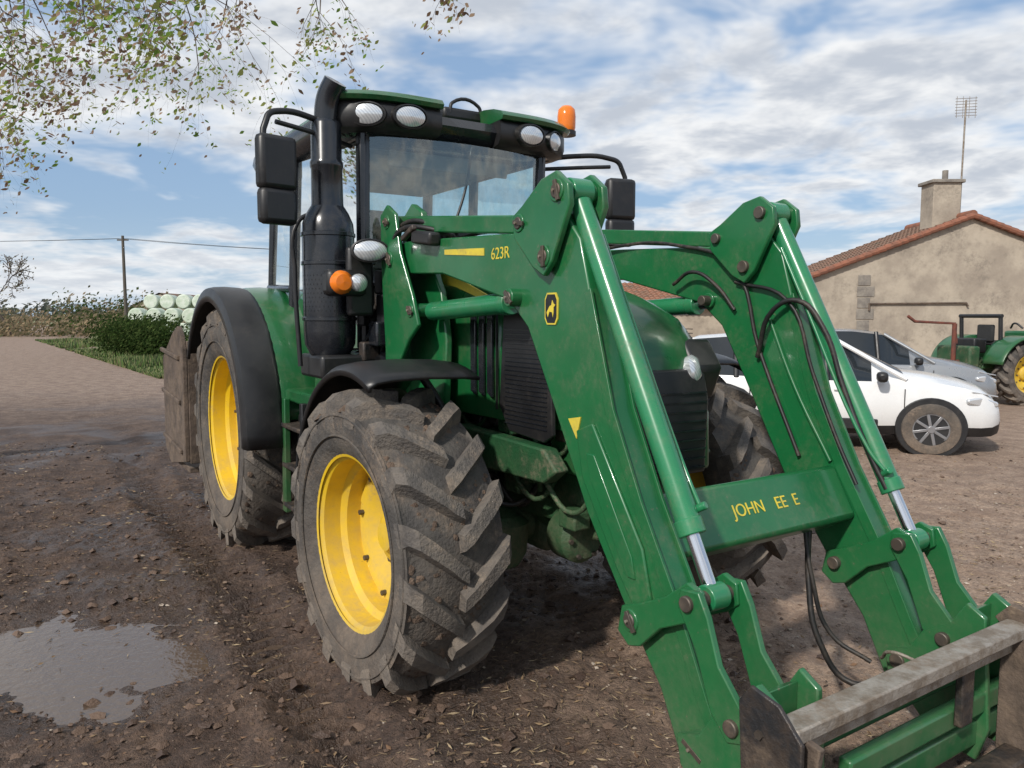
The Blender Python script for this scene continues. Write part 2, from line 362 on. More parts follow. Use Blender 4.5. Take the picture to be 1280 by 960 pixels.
for s in(-1,1):
    T='R' if s<0 else 'L'
    ya,yb=s*.55,s*.655
    prism('loader_arm_'+T,BACK+FRONT,ya,yb,GREEN_L,.008)
    fr=FRONT[7:13]; inn=[(x-.03,z-.017) for x,z in fr]
    for yy in((s*.545,s*.557),(s*.648,s*.660)):
        prism('arm_flange_'+T,[(x+.012,z+.007) for x,z in fr]+inn[::-1],yy[0],yy[1],GREEN_L,.002)
    prism('arm_cheek_plate_'+T,[(3.56,1.30),(3.66,1.34),(3.95,.92),(4.0,.74),(3.92,.68),(3.82,.80),(3.60,1.12)],s*.653,s*.668,GREEN_L,.006)
    prism('arm_cheek_inset_'+T,[(3.63,1.22),(3.68,1.22),(3.90,.88),(3.92,.80),(3.88,.80),(3.66,1.12)],s*.666,s*.674,GREEN_L,.003)
    for yy in((s*.50,s*.53),(s*.672,s*.70)):
        prism('knee_bracket_'+T,[(3.16,2.08),(3.14,2.17),(3.22,2.21),(3.36,2.30),(3.46,2.32),(3.54,2.26),(3.55,2.18),(3.44,1.97),(3.38,1.91),(3.30,1.95)],yy[0],yy[1],GREEN_L,.006)
    for (x,z,r) in((3.20,2.14,.026),(3.47,2.24,.03),(3.38,1.99,.03),(1.86,2.07,.03),(1.83,2.28,.026),(3.12,1.83,.026),(3.93,.66,.028),(4.24,.33,.032),(2.13,1.78,.026)):
        cyl('pin_'+T,(x,s*.48,z),(x,s*.712,z),r,PIN,seg=20)
        cyl('pin_boss_'+T,(x,s*.53,z),(x,s*.706,z),r*1.5,GREEN_L,seg=24)
        box('pin_keeper_'+T,(x+.01,s*.712,z),(r*2.8,.010,.018),PIN,rot=(0,random.uniform(0,90),0),bevel=.001)
        cyl('grease_nipple_'+T,(x,s*.71,z),(x,s*.724,z),.006,STEEL,seg=8,bevel=0)
    prism('levelling_rod_'+T,[(1.80,2.235),(1.80,2.325),(3.20,2.18),(3.20,2.10)],s*.575,s*.63,GREEN_L,.008)
    cyl('lift_cylinder_'+T,(2.2,s*.60,1.775),(2.98,s*.60,1.81),.05,GREEN_C)
    cyl('lift_rod_'+T,(2.98,s*.60,1.81),(3.12,s*.60,1.825),.03,CHR)
    cyl('lift_cyl_gland_'+T,(2.93,s*.60,1.808),(2.99,s*.60,1.811),.056,GREEN_C)
    A=Vector((3.47,s*.60,2.24)); B=Vector((4.225,s*.60,.82)); 
    p=lambda t:A+(B-A)*t
    cyl('bucket_cylinder_'+T,p(.03),p(.855),.043,GREEN_C)
    cyl('bucket_cyl_gland_'+T,p(.835),p(.87),.049,GREEN_C)
    cyl('bucket_rod_'+T,p(.86),p(.985),.025,CHR)
    cyl('bucket_cyl_eye_'+T,(A.x,s*.55,A.z),(A.x,s*.65,A.z),.055,GREEN_C)
    cyl('bucket_rod_eye_'+T,(B.x,s*.56,B.z),(B.x,s*.64,B.z),.045,GREEN_C)
    cyl('cylinder_port_'+T,p(.82)+Vector((0,s*-.03,0)),p(.82)+Vector((.05,s*-.05,.03)),.015,GREEN_C,seg=10)
    tube('cylinder_pipe_'+T,[p(.12)+Vector((0,s*-.058,0)),p(.3)+Vector((0,s*-.060,0)),p(.75)+Vector((.01,s*-.060,0)),p(.82)+Vector((.03,s*-.045,.015))],.008,GREEN_C)
    for yy in((s*.505,s*.53),(s*.675,s*.70)):
        prism('guide_lever_'+T,[(3.86,.60),(3.88,.70),(3.98,.74),(4.10,.80),(4.20,.88),(4.26,.86),(4.27,.79),(4.22,.75),(4.08,.68),(3.98,.58),(3.92,.56)],yy[0],yy[1],GREEN_L,.005)
        prism('coupler_link_'+T,[(4.19,.86),(4.27,.87),(4.31,.80),(4.36,.66),(4.47,.54),(4.48,.46),(4.40,.43),(4.33,.50),(4.26,.68),(4.18,.80)],yy[0]+s*-.012 if yy[0]*s<.6 else yy[0]+s*.02,yy[1]+s*-.012 if yy[0]*s<.6 else yy[1]+s*.02,GREEN_L,.005)
    cyl('linkage_pin_'+T,(4.225,s*.47,.82),(4.225,s*.735,.82),.027,PIN,seg=20)
    cyl('coupler_pin_'+T,(4.42,s*.47,.49),(4.42,s*.735,.49),.027,PIN,seg=20)
    for yy in((s*.49,s*.515),(s*.685,s*.715)):
        prism('carrier_plate_'+T,[(4.18,.36),(4.20,.26),(4.28,.20),(4.40,.08),(4.56,.06),(4.60,.20),(4.57,.62),(4.50,.66),(4.44,.56),(4.34,.50),(4.28,.40)],yy[0],yy[1],GREEN_L,.006)
    prism('carrier_stiffener_'+T,[(4.46,.10),(4.46,.60),(4.50,.62),(4.50,.10)],s*.515,s*.685,GREEN_L,.004)
    tube('arm_hose_a_'+T,[(2.0,s*.50,2.1),(2.4,s*.52,2.16),(2.9,s*.53,2.13),(3.3,s*.53,1.98),(3.45,s*.535,1.6),(3.7,s*.535,1.1)],.010,HOSE)
    tube('arm_hose_b_'+T,[(3.30,s*.53,1.92),(3.62,s*.525,1.82),(3.76,s*.53,1.5),(3.90,s*.53,1.2),(4.00,s*.53,1.02)],.009,HOSE)
    tube('arm_pipe_'+T,[(3.50,s*.543,1.75),(3.66,s*.543,1.42),(3.86,s*.543,1.1)],.010,GREEN_L)
tube('loop_hose',[(3.45,.53,1.55),(3.56,.50,1.78),(3.68,.52,1.82),(3.80,.54,1.70),(3.90,.55,1.45),(4.02,.55,1.20),(4.12,.56,1.02)],.012,HOSE)
tube('loop_hose',[(2.9,.50,1.92),(3.05,.49,1.98),(3.2,.51,1.9),(3.3,.53,1.78)],.010,HOSE)
tube('hanging_hose',[(3.85,.42,.85),(3.9,.36,.6),(3.98,.34,.35),(4.1,.40,.2),(4.25,.45,.3)],.013,HOSE)
tube('hanging_hose',[(3.83,.40,.9),(3.92,.36,.6),(4.0,.39,.38),(4.15,.45,.3)],.010,HOSE)
tube('grab_wire',[(4.2,.44,.34),(4.3,.36,.42),(4.38,.40,.40)],.007,STEEL)
for i in range(6):
    tube('mast_hose',[(1.65-.02*i,-.35,1.5+.06*i),(1.72,-.45-.02*i,2.05+.02*i),(1.9+.05*i,-.52,2.16+.02*i),(2.2+.05*i,-.50-.01*i,2.14-.01*i)],.013,HOSE)
    box('coupler_valve',(2.05+.06*i,-.50,2.17+.01*(i%2)),(.04,.08,.05),BLK,bevel=.008)
tube('valve_hose',[(2.3,-.5,2.15),(2.2,-.60,2.24),(1.98,-.66,2.26),(1.8,-.62,2.18)],.014,HOSE)
tube('valve_hose',[(2.36,-.5,2.15),(2.25,-.64,2.21),(2.02,-.70,2.22),(1.75,-.64,2.1)],.014,HOSE)
box('multi_coupler',(2.30,-.69,2.155),(.22,.07,.07),BLK,rot=(0,8,0),bevel=.015)
box('multi_coupler_lever',(2.16,-.72,2.19),(.16,.03,.03),DARKST,rot=(0,-20,0),bevel=.008)
def obox(name,c,L,a,b,ang,m,bev=.02):
    o=box(name,c,(a,L,b),m,bevel=bev); o.rotation_euler=(0,ang,0); return o
ang=-math.atan2(.5,.87)
obox('cross_tube',(3.86,0,.94),1.12,.17,.25,ang,GREEN_L,.022)
CN=Vector((math.cos(-ang),0,math.sin(-ang)))
def tx(s,y,size):
    c=Vector((3.86,y,.94))+CN*.0865
    X=Vector((0,1,0)); Z=CN; Y=Z.cross(X)
    Mx=Matrix((X,Y,Z)).transposed().to_4x4(); Mx.translation=c
    o=text('decal_lettering',s,size,YELD,(0,0,0),(0,0,0)); o.matrix_local=Mx
tx('JOHN',-.085,.072); tx('EE  E',.15,.072)
def side_text(s,x,z,size,m=YELD,tilt=0,y=-.6565):
    return text('decal',s,size,m,(x,y,z),(R(90),R(-tilt),0))
side_text('623R',2.98,2.03,.075)
prism('arm_stripe',[(2.45,2.06),(2.45,2.085),(2.84,2.065),(2.84,2.03)],-.6585,-.655,YELD,.0)
prism('logo_plate',[(3.335,1.74),(3.35,1.715),(3.41,1.715),(3.425,1.74),(3.425,1.82),(3.41,1.845),(3.35,1.845),(3.335,1.82)],-.6605,-.655,YELD,.0)
prism('logo_plate_inner',[(3.342,1.745),(3.355,1.722),(3.405,1.722),(3.418,1.745),(3.418,1.815),(3.405,1.838),(3.355,1.838),(3.342,1.815)],-.662,-.66,BLK,.0)
prism('logo_deer',[(3.352,1.765),(3.372,1.79),(3.385,1.795),(3.39,1.815),(3.40,1.80),(3.412,1.795),(3.40,1.785),(3.40,1.765),(3.395,1.745),(3.39,1.765),(3.372,1.768),(3.36,1.745)],-.6635,-.6615,YELD,.0)
prism('warning_sticker',[(3.50,1.34),(3.58,1.355),(3.555,1.265)],-.6605,-.655,YELD,.0)
cyl('carrier_tube',(4.44,-.68,.36),(4.44,.68,.36),.045,GREEN_L)
box('carrier_low_bar',(4.52,0,.17),(.08,1.36,.10),GREEN_L,bevel=.01)
box('carrier_top_bar',(4.53,0,.50),(.05,1.36,.07),GREEN_L,bevel=.01)
box('implement_top_bar',(4.635,.18,.585),(.085,1.86,.045),STEEL,bevel=.006)
box('implement_back_bar',(4.625,.18,.53),(.03,1.84,.06),STEEL,bevel=.006)
prism('implement_end_plate',[(4.50,.30),(4.48,.62),(4.52,.68),(4.62,.66),(4.70,.58),(4.70,.28),(4.60,.20)],-.765,-.75,DARKST,.004)
for k in range(3): cyl('end_plate_bolt',(4.56,-.775,.35+.1*k),(4.56,-.765,.35+.1*k),.014,PIN,seg=6,bevel=0)
for y in(-.70,.56,.80,1.05):
    prism('implement_rib',[(4.66,.57),(4.72,.56),(4.70,.42),(4.72,.25),(4.80,.10),(5.0,.03),(4.98,.0),(4.66,.01),(4.60,.12),(4.60,.5)],y-.012,y+.012,RUST,.004)
prism('coupler_hook',[(4.55,.60),(4.60,.66),(4.68,.65),(4.70,.60),(4.66,.58),(4.60,.55)],.60,.64,RUST,.004)
box('implement_low_bar',(4.68,.18,.10),(.10,1.8,.10),DARKST,bevel=.01)
box('implement_mid_bar',(4.56,.2,.30),(.05,1.1,.08),GREEN_L,bevel=.01)
box('implement_bolt_plate',(4.60,.3,.40),(.03,.08,.24),DARKST,bevel=.006)
# cab
CW=.76
def pillar(name,a,b,w=.07,m=BLKG):
    return cyl(name,Vector(a),Vector(b),w*.6,m,seg=8,bevel=.006)
for s in(-1,1):
    pillar('a_pillar_%d'%s,(1.36,s*.66,1.55),(1.40,s*.66,2.92),.075)
    pillar('b_pillar_%d'%s,(.22,s*CW,1.45),(.34,s*.74,2.92),.07)
    pillar('c_pillar_%d'%s,(-.50,s*.70,1.75),(-.38,s*.68,2.92),.08)
    pillar('sill_%d'%s,(1.33,s*.68,1.50),(.22,s*CW,1.45),.06)
    pillar('door_top_rail_%d'%s,(1.38,s*.67,2.84),(-.40,s*.71,2.86),.05)
    pillar('rear_sill_%d'%s,(.22,s*CW,1.95),(-.50,s*.72,1.98),.05)
    mk('door_glass_%d'%s,[(1.36,s*.665,1.55),(.24,s*(CW),1.5),(.33,s*.74,2.86),(1.39,s*.665,2.84)],[(0,1,2,3)],GLASS,smooth=False)
    mk('rear_side_glass_%d'%s,[(.22,s*CW,1.97),(-.49,s*.71,2.0),(-.40,s*.69,2.86),(.32,s*.745,2.86)],[(0,1,2,3)],GLASS,smooth=False)
    cyl('door_handle_rail_%d'%s,(1.25,s*.74,1.7),(1.28,s*.74,2.4),.014,BLK)
grid('windshield',lambda u,v:(1.37+.04*v+.13*(1-(2*u-1)**2),(u*2-1)*.655,1.95+.9*v),10,6,GLASS)
pillar('windshield_lower_frame',(1.42,-.66,1.95),(1.42,.66,1.95),.05)
mk('rear_glass',[(-.50,-.68,1.8),(-.50,.68,1.8),(-.39,.67,2.86),(-.39,-.67,2.86)],[(0,1,2,3)],GLASS,smooth=False)
prism('firewall',[(1.18,1.3),(1.18,2.02),(1.32,2.06),(1.42,1.98),(1.42,1.3)],-.64,.64,BLK,.02)
prism('cab_floor',[(-.6,1.25),(-.6,1.42),(1.35,1.42),(1.35,1.25)],-.7,.7,BLK,.02)
box('rear_cab_wall',(-.48,0,1.62),(.08,1.3,.45),BLK)
tube('wiper',[(1.50,.05,2.84),(1.52,.0,2.6),(1.51,-.12,2.25)],.009,BLK)
box('seat_cushion',(.25,0,1.78),(.5,.5,.14),SEAT,bevel=.05)
box('seat_back',(.02,0,2.13),(.13,.48,.62),SEAT,rot=(0,-8,0),bevel=.05)
box('headrest',(-.03,0,2.52),(.1,.28,.18),SEAT,bevel=.04)
box('seat_pedestal',(.2,0,1.55),(.35,.35,.35),BLK)
box('armrest_console',(.35,-.36,2.0),(.5,.14,.08),BLK,bevel=.03)
box('side_console',(.2,-.55,1.72),(.8,.2,.5),GREYP,bevel=.04)
prism('dash',[(1.0,1.45),(1.0,1.95),(1.08,2.15),(1.25,2.12),(1.28,1.45)],-.18,.18,BLK,.03)
lathe('steering_wheel',[(.17+.016*math.cos(a),.016*math.sin(a)) for a in [i*math.pi/4 for i in range(9)]],(0,0,0),'Z',BLK,32).matrix_local=Matrix.Translation((.88,0,2.13))@Matrix.Rotation(R(-30),4,'Y')
cyl('steering_column',(1.05,0,1.95),(.88,0,2.12),.03,BLK)
box('monitor',(.95,-.50,2.2),(.04,.26,.2),BLK,rot=(0,0,25))
box('sun_visor',(1.30,0,2.76),(.03,.9,.10),GREYP,rot=(0,15,0))
box('rear_headliner',(.4,0,2.83),(1.5,1.2,.05),GREYP)
def roof():
    def ring(z,x0,x1,w,rc):
        pts=[]
        for (cx,cy,a0) in((x1-rc,w-rc,0),(x0+rc,w-rc,90),(x0+rc,-w+rc,180),(x1-rc,-w+rc,270)):
            for i in range(7):
                a=R(a0+15*i); pts.append((cx+math.cos(a)*rc,cy+math.sin(a)*rc,z))
        return pts
    k=28
    def stack(nm,lv,m):
        v=[];f=[]
        for l in lv: v+=ring(*l)
        for i in range(len(lv)-1):
            for j in range(k): f.append((i*k+j,i*k+(j+1)%k,(i+1)*k+(j+1)%k,(i+1)*k+j))
        f.append(tuple(range(k))); f.append(tuple(range((len(lv)-1)*k,len(lv)*k)))
        mk(nm,v,f,m,ang=50)
    stack('roof_fascia',[(2.84,-.50,1.42,.72,.15),(2.88,-.60,1.50,.82,.2),(2.95,-.63,1.54,.85,.22),(3.01,-.62,1.50,.84,.22)],BLKG)
    stack('roof_cap',[(3.012,-.62,1.42,.835,.22),(3.04,-.61,1.38,.82,.22),(3.07,-.55,1.28,.75,.2),(3.09,-.40,1.10,.6,.2)],GREEN)
roof()
def pod(s):
    def sec(u,z,dx,dy):
        a=u*1.35
        return (1.36+.24*math.cos(a)+dx, s*(.42+.44*math.sin(a)/math.sin(1.35))+s*dy, z)
    for nm,lv,m in(('light_pod',[(2.86,-.10,-.03),(2.875,-.03,0),(2.92,.0,.0),(3.0,.0,.0),(3.025,-.02,.0)],BLK),
                   ('pod_cap',[(3.027,.015,.02),(3.05,.03,.03),(3.08,.005,.01),(3.11,-.09,-.04),(3.13,-.22,-.10)],GREEN)):
        v=[];f=[];nu=14
        for z,dx,dy in lv:
            for i in range(nu+1):
                u=-.35+1.35*i/nu; p=sec(u,z,dx,dy)
                if u<0: p=(1.36+.24+dx-.02*u*u, s*(.42+.44*math.sin(u*1.35)/math.sin(1.35)), z)
                v.append(p)
            v.append((1.0,s*.80,z)); v.append((1.0,s*.25,z))
        k=nu+3
        for i in range(len(lv)-1):
            for j in range(k): f.append((i*k+j,i*k+(j+1)%k,(i+1)*k+(j+1)%k,(i+1)*k+j))
        f.append(tuple(range(k))); f.append(tuple(range((len(lv)-1)*k,len(lv)*k)))
        mk(nm+'_%d'%s,v,f,m,ang=45)
    for k,(yy,xx,rz) in enumerate(((.44,1.60,.06),(.68,1.525,.55))):
        Mx=Matrix.Translation((xx,s*yy,2.95))@Matrix.Rotation(s*rz,4,'Z')@Matrix.Rotation(.12,4,'Y')@Matrix.Diagonal((1,1.16,.72,1))
        o=lathe('work_light_%d_%d'%(s,k),[(.001,.040),(.05,.037),(.080,.026),(.088,.01),(.086,-.03)],(0,0,0),'X',[LENS],28); o.matrix_local=Mx
        o=lathe('work_light_bezel_%d_%d'%(s,k),[(.086,-.03),(.089,.030),(.099,.028),(.108,-.05)],(0,0,0),'X',[BLK],28); o.matrix_local=Mx
for s in(-1,1): pod(s)
box('roof_sensor',(1.2,.10,3.10),(.22,.30,.08),BLK,bevel=.02)
tube('roof_rail',[(1.3,.0,3.10),(1.3,.02,3.17),(1.3,.22,3.17),(1.3,.24,3.10)],.012,BLK)
cyl('beacon_stalk',(1.30,.86,3.0),(1.30,.94,3.10),.02,BLK)
lathe('beacon_base',[(.001,0),(.07,0),(.07,.03),(.05,.04)],(1.30,.97,3.07),'Z',BLK,24)
lathe('beacon_lens',[(.06,.0),(.066,.02),(.068,.10),(.062,.15),(.038,.175),(.001,.18)],(1.30,.97,3.105),'Z',ORANGE,28)
for s in(-1,1):
    L=1.27 if s<0 else 1.30
    tube('mirror_arm_%d'%s,[(1.30,s*.70,2.86),(1.42,s*.95,2.90),(1.50,s*1.2,2.90),(1.52,s*L,2.86),(1.52,s*L,2.3)],.018,BLK)
    tube('mirror_arm_b_%d'%s,[(1.30,s*.70,2.80),(1.45,s*1.0,2.82),(1.50,s*1.22,2.84)],.014,BLK)
    box('mirror_housing_%d'%s,(1.56,s*(L-.03),2.60),(.09,.23,.30),BLK,rot=(0,0,s*-12),bevel=.03)
    box('mirror_housing_low_%d'%s,(1.56,s*(L-.03),2.36),(.09,.22,.20),BLK,rot=(0,0,s*-12),bevel=.03)
    box('mirror_glass_%d'%s,(1.512,s*(L-.03),2.60),(.006,.19,.24),MIRR,rot=(0,0,s*-12),bevel=.002)
EX,EY=1.42,-.90
lathe('exhaust_can',[(.05,1.50),(.12,1.52),(.15,1.58),(.155,1.66),(.155,2.24),(.15,2.30),(.125,2.36),(.10,2.40)],(EX,EY,0),'Z',BLKG,40)
lathe('exhaust_pipe',[(.10,2.38),(.094,2.42),(.092,2.62),(.098,2.63),(.098,2.66),(.091,2.67),(.088,2.88),(.075,2.90)],(EX,EY,0),'Z',BLKG,36)
tube('exhaust_tip',[(EX,EY,2.82),(EX+.0,EY,2.92),(EX+.02,EY+.01,3.03),(EX+.07,EY+.04,3.12)],.068,BLKG,res=10)
for z in(1.72,2.05,2.22): lathe('exhaust_band',[(.155,z),(.162,z+.004),(.162,z+.022),(.155,z+.026)],(EX,EY,0),'Z',BLKG,40)
v=[];f=[]
for i in range(40):
    for j in range(9):
        a=math.pi*2*(i+.5*(j%2))/40; z=1.78+j*.026
        for da,dz in((-.012,0),(0,.006),(.012,0),(0,-.006)):
            v.append((EX+math.cos(a+da)*.1562,EY+math.sin(a+da)*.1562,z+dz))
        f.append(tuple(range(len(v)-4,len(v))))
mk('exhaust_perforation',v,f,simple('perforation_black',(.004,.004,.004),.9),smooth=False)
tube('exhaust_bracket',[(EX-.02,EY-.18,1.45),(EX-.05,EY-.19,2.0),(EX-.05,EY-.17,2.30),(EX-.05,EY-.05,2.38)],.014,BLK)
prism('exhaust_mount',[(1.2,1.38),(1.2,1.52),(1.6,1.52),(1.6,1.38)],-1.02,-.6,BLK,.02)
box('light_bracket',(1.66,-.80,1.95),(.06,.16,.4),BLK,bevel=.02)
box('indicator_housing',(1.68,-.90,1.94),(.12,.24,.15),BLK,bevel=.03)
lathe('indicator_lens',[(.001,.05),(.045,.045),(.066,.02),(.07,-.02)],(1.73,-.94,1.94),'X',ORANGE,24)
lathe('front_indicator_white',[(.001,.042),(.03,.038),(.05,.02),(.055,-.02)],(1.735,-.84,1.94),'X',LENS,24)
Mx=Matrix.Translation((1.80,-.79,2.12))@Matrix.Rotation(-.3,4,'Z')@Matrix.Diagonal((1,1.1,.68,1))
lathe('side_work_light',[(.001,.030),(.06,.025),(.086,.008),(.088,-.02)],(0,0,0),'X',LENS,24).matrix_local=Mx
lathe('side_light_body',[(.090,.016),(.10,.012),(.098,-.03),(.07,-.11),(.03,-.13)],(0,0,0),'X',BLK,24).matrix_local=Mx
box('indicator_housing_left',(1.68,.82,2.02),(.1,.16,.12),BLK,bevel=.03)
lathe('indicator_lens_left',[(.001,.05),(.035,.045),(.055,.02),(.06,-.02)],(1.72,.86,2.02),'X',ORANGE,24)
tube('indicator_arm_left',[(1.4,.6,1.9),(1.6,.75,1.98),(1.66,.82,2.02)],.015,BLK)
random.seed(11)
for i in range(14):
    box('bracket_part_%d'%i,(random.uniform(1.5,1.75),random.uniform(-.78,-.5),random.uniform(1.35,2.0)),(random.uniform(.05,.14),random.uniform(.05,.14),random.uniform(.06,.2)),random.choice([BLK,DARKST,BLKG]),rot=(0,0,random.uniform(0,40)),bevel=.012)
for i in range(8):
    z=random.uniform(1.3,1.8)
    tube('hydraulic_hose_%d'%i,[(1.45,-.5-.03*i,z),(1.6,-.66+.02*i,z+.25),(1.72,-.62,z+.1),(1.7,-.5,z-.3)],.014,HOSE)
for s in(-1,1):
    fender('rear_fender_%d'%s,-.27,.90,1.055,8,150,s*.70,s*1.05,GREEN,lip=.0,crown=.02,n=30)
    fender('fender_extension_%d'%s,-.27,.90,1.06,-2,150,s*1.0,s*1.27,BLK,lip=.10,crown=.015,n=30,th=.01)
    pts=[(-.27+math.cos(R(a))*1.05,.90+math.sin(R(a))*1.05) for a in range(150,7,-6)]
    pts+=[(.85,1.0),(.4,1.45),(-.6,1.45),(-1.1,1.3)]
    prism('fender_inner_%d'%s,pts,s*.685,s*.705,GREEN,.0)
    prism('fender_front_panel_%d'%s,[(.72,1.02),(.79,1.35),(.66,1.62),(.42,1.86),(.55,1.92),(1.05,1.75),(1.22,1.40),(1.15,1.05)],s*.68,s*.80,GREEN,.04)
    fender('front_fender_%d'%s,FX,.68,.84,68,176,s*.66,s*1.22,BLK,lip=.05,crown=.02,n=22,th=.008)
    tube('front_fender_bracket_%d'%s,[(FX,s*.62,.9),(FX-.05,s*.64,1.2),(FX-.1,s*.8,1.50)],.022,BLK)
prism('fuel_tank',[(.70,.50),(.66,.70),(.78,1.12),(1.25,1.2),(1.60,1.12),(1.66,.75),(1.55,.52)],-.92,-.34,BLK,.05)
prism('tank_green_guard',[(.72,1.18),(.74,1.26),(1.5,1.26),(1.6,1.16)],-.98,-.5,GREEN,.015)
prism('step_side',[(.74,.42),(.78,1.2),(.84,1.2),(.82,.42)],-1.02,-.98,GREEN,.006)
prism('step_side_b',[(1.14,.42),(1.16,1.2),(1.21,1.2),(1.21,.42)],-1.02,-.98,BLK,.006)
for i in range(3): box('step_%d'%i,(.98,-.93,.48+.27*i),(.4,.2,.03),DARKST)
prism('battery_box',[(1.30,.80),(1.30,1.15),(1.62,1.15),(1.66,.80)],.35,.85,BLK,.03)
SP=[(-1.32,.45),(-1.30,1.45),(-1.36,1.58),(-1.50,1.66),(-1.75,1.60),(-2.35,1.35),(-2.40,.45),(-2.1,.32)]
prism('rear_box_side_r',SP,-1.28,-1.24,RUST,.006)
prism('rear_box_side_l',SP,1.24,1.28,RUST,.006)
box('rear_box_back',(-1.33,0,.98),(.05,2.48,1.1),RUST)
box('rear_box_floor',(-1.85,0,.36),(.95,2.48,.05),RUST)
for z in(.55,1.0,1.40): box('rear_box_rib_%d'%(z*10),(-1.9,-1.29,z),(.92,.03,.04),RUST,rot=(0,3,0))
for s in(-1,1): cyl('lift_link_%d'%s,(-.5,s*.4,.6),(-1.4,s*.45,.55),.035,GREEN_D)
PARENT[0]=None

# ------------------------------------------------------------------ cars
PLATE=simple('plate_white',(.7,.7,.7))
def car(name,loc,head,paint):
    e=empty(name,loc,head); PARENT[0]=e
    st=[(-1.99,.62,.42,.72,.50,.80),(-1.95,.76,.32,.86,.60,1.05),(-1.80,.82,.26,.93,.60,1.32),(-1.50,.855,.24,.95,.60,1.45),(-.9,.865,.22,.94,.615,1.50),(-.3,.87,.22,.92,.62,1.50),(.20,.87,.22,.91,.60,1.44),(.62,.865,.22,.91,.60,1.22),(.98,.86,.24,.94,.64,1.02),(1.35,.845,.25,.90,.60,.965),(1.62,.83,.24,.85,.58,.91),(1.80,.80,.24,.78,.56,.85),(1.92,.75,.25,.70,.54,.77),(2.0,.66,.28,.60,.50,.66),(2.03,.58,.32,.52,.44,.55)]
    v=[];f=[];mi=[]
    for x,w,zs,zb,wr,zt in st:
        half=[(w*.93,zs),(w,zs+.12),(w+.01,(zs+zb)/2),(w-.01,zb-.04),(w-.035,zb),(wr,zt-.02),(wr*.6,zt+.01),(0,zt+.02)]
        for y,z in half: v.append((x,-y,z))
        for y,z in half[-2::-1]: v.append((x,y,z))
    k=15
    for i in range(len(st)-1):
        for j in range(k-1):
            f.append((i*k+j,(i+1)*k+j,(i+1)*k+j+1,i*k+j+1))
            g=0
            if j in(4,9) and 2<=i<=6: g=1
            if j in(5,6,7,8) and i in(6,7): g=1
            if j in(5,6,7,8) and i==1: g=1
            if j in(0,13): g=2
            mi.append(g)
    f.append(tuple(range(k))); mi.append(0); f.append(tuple(range((len(st)-1)*k,len(st)*k))); mi.append(2)
    mk('body',v,f,[paint,CARG,BLK],mi=mi,ang=40)
    for x in(-.95,.12):
        for s in(-1,1): cyl('pillar',(x,s*.84,.92),(x-.03,s*.625,1.47),.035,BLK,seg=8)
    for s in(-1,1):
        cyl('a_pillar',(1.0,s*.83,.94),(.22,s*.605,1.43),.03,paint,seg=8)
        cyl('c_pillar',(-1.75,s*.80,.94),(-1.5,s*.61,1.42),.07,paint,seg=8)
        box('mirror',(.72,s*.97,.98),(.12,.2,.13),BLK,bevel=.04)
        box('door_seam',(.12,s*.876,.62),(.012,.01,.60),BLK,bevel=0)
        box('door_seam',(.98,s*.868,.60),(.010,.01,.45),BLK,bevel=0)
        box('door_seam',(-.78,s*.876,.62),(.012,.01,.60),BLK,bevel=0)
        box('door_handle',(-.62,s*.885,.80),(.16,.02,.03),paint)
        box('door_handle',(.28,s*.885,.80),(.16,.02,.03),paint) 
        box('side_cladding',(-.1,s*.885,.36),(1.6,.03,.14),BLK,bevel=.02)
        o=prism('headlight',[(1.60,.66),(1.60,.72),(1.78,.745),(1.98,.68),(1.99,.62),(1.84,.60)],-.05,.05,LENS,.02)
        o.matrix_local=Matrix.Translation((0,s*.735,0))@Matrix.Translation((1.8,0,0))@Matrix.Rotation(R(-s*26),4,'Z')@Matrix.Translation((-1.8,0,0))
        o=prism('drl_strip',[(1.66,.80),(1.66,.815),(1.98,.755),(1.98,.74)],-.035,.035,LENS,.004)
        o.matrix_local=Matrix.Translation((0,s*.725,.0))@Matrix.Translation((1.8,0,0))@Matrix.Rotation(R(-s*26),4,'Z')@Matrix.Translation((-1.8,0,0))
        box('tail_light',(-1.88,s*.72,.88),(.18,.2,.16),RED,bevel=.04)
        box('fog_surround',(1.93,s*.57,.42),(.14,.20,.14),BLK,bevel=.04)
        for x in(-1.27,1.27):
            cyl('wheel_arch',(x,s*.60,.33),(x,s*.885,.34),.385,BLK,seg=40,bevel=.01)
            lathe('tyre',[(.2,-.09),(.26,-.1),(.31,-.09),(.325,-.06),(.325,.06),(.31,.09),(.26,.1),(.2,.09)],(x,s*.815,.325),'Y',TYRE,36)
            cyl('hub_dark',(x,s*.80,.325),(x,s*.868,.325),.21,BLK,seg=32)
            lathe('rim_ring',[(.185,-.0),(.215,.0),(.225,.012),(.185,.014)],(x,s*.89,.325),'Y',ALLOY,36)
            for q in range(8):
                a=q*math.pi/4+.2
                box('spoke',(x+math.cos(a)*.11,s*.885,.325+math.sin(a)*.11),(.2,.02,.035),ALLOY,rot=(0,-math.degrees(a),0),bevel=.004)
            cyl('hubcap',(x,s*.87,.325),(x,s*.905,.325),.045,ALLOY,seg=20)
    box('grille',(1.98,0,.42),(.12,.90,.20),BLK,bevel=.04)
    box('grille_upper',(2.02,0,.60),(.04,.8,.03),BLK,bevel=.01)
    box('number_plate',(2.05,0,.42),(.02,.5,.1),PLATE,bevel=.003)
    PARENT[0]=None
    return e
h=R(-20)
fw=Vector((5.30,9.66,0)); d=Vector((math.cos(h),math.sin(h),0)); n=Vector((-d.y,d.x,0))
e=car('white_hatchback_car',fw-d*1.27*1.07+n*.82,h,CARW); e.scale=(1.07,1.02,1.0)
car('silver_car',Vector((6.5,14.2,0)),R(-16),CARS)

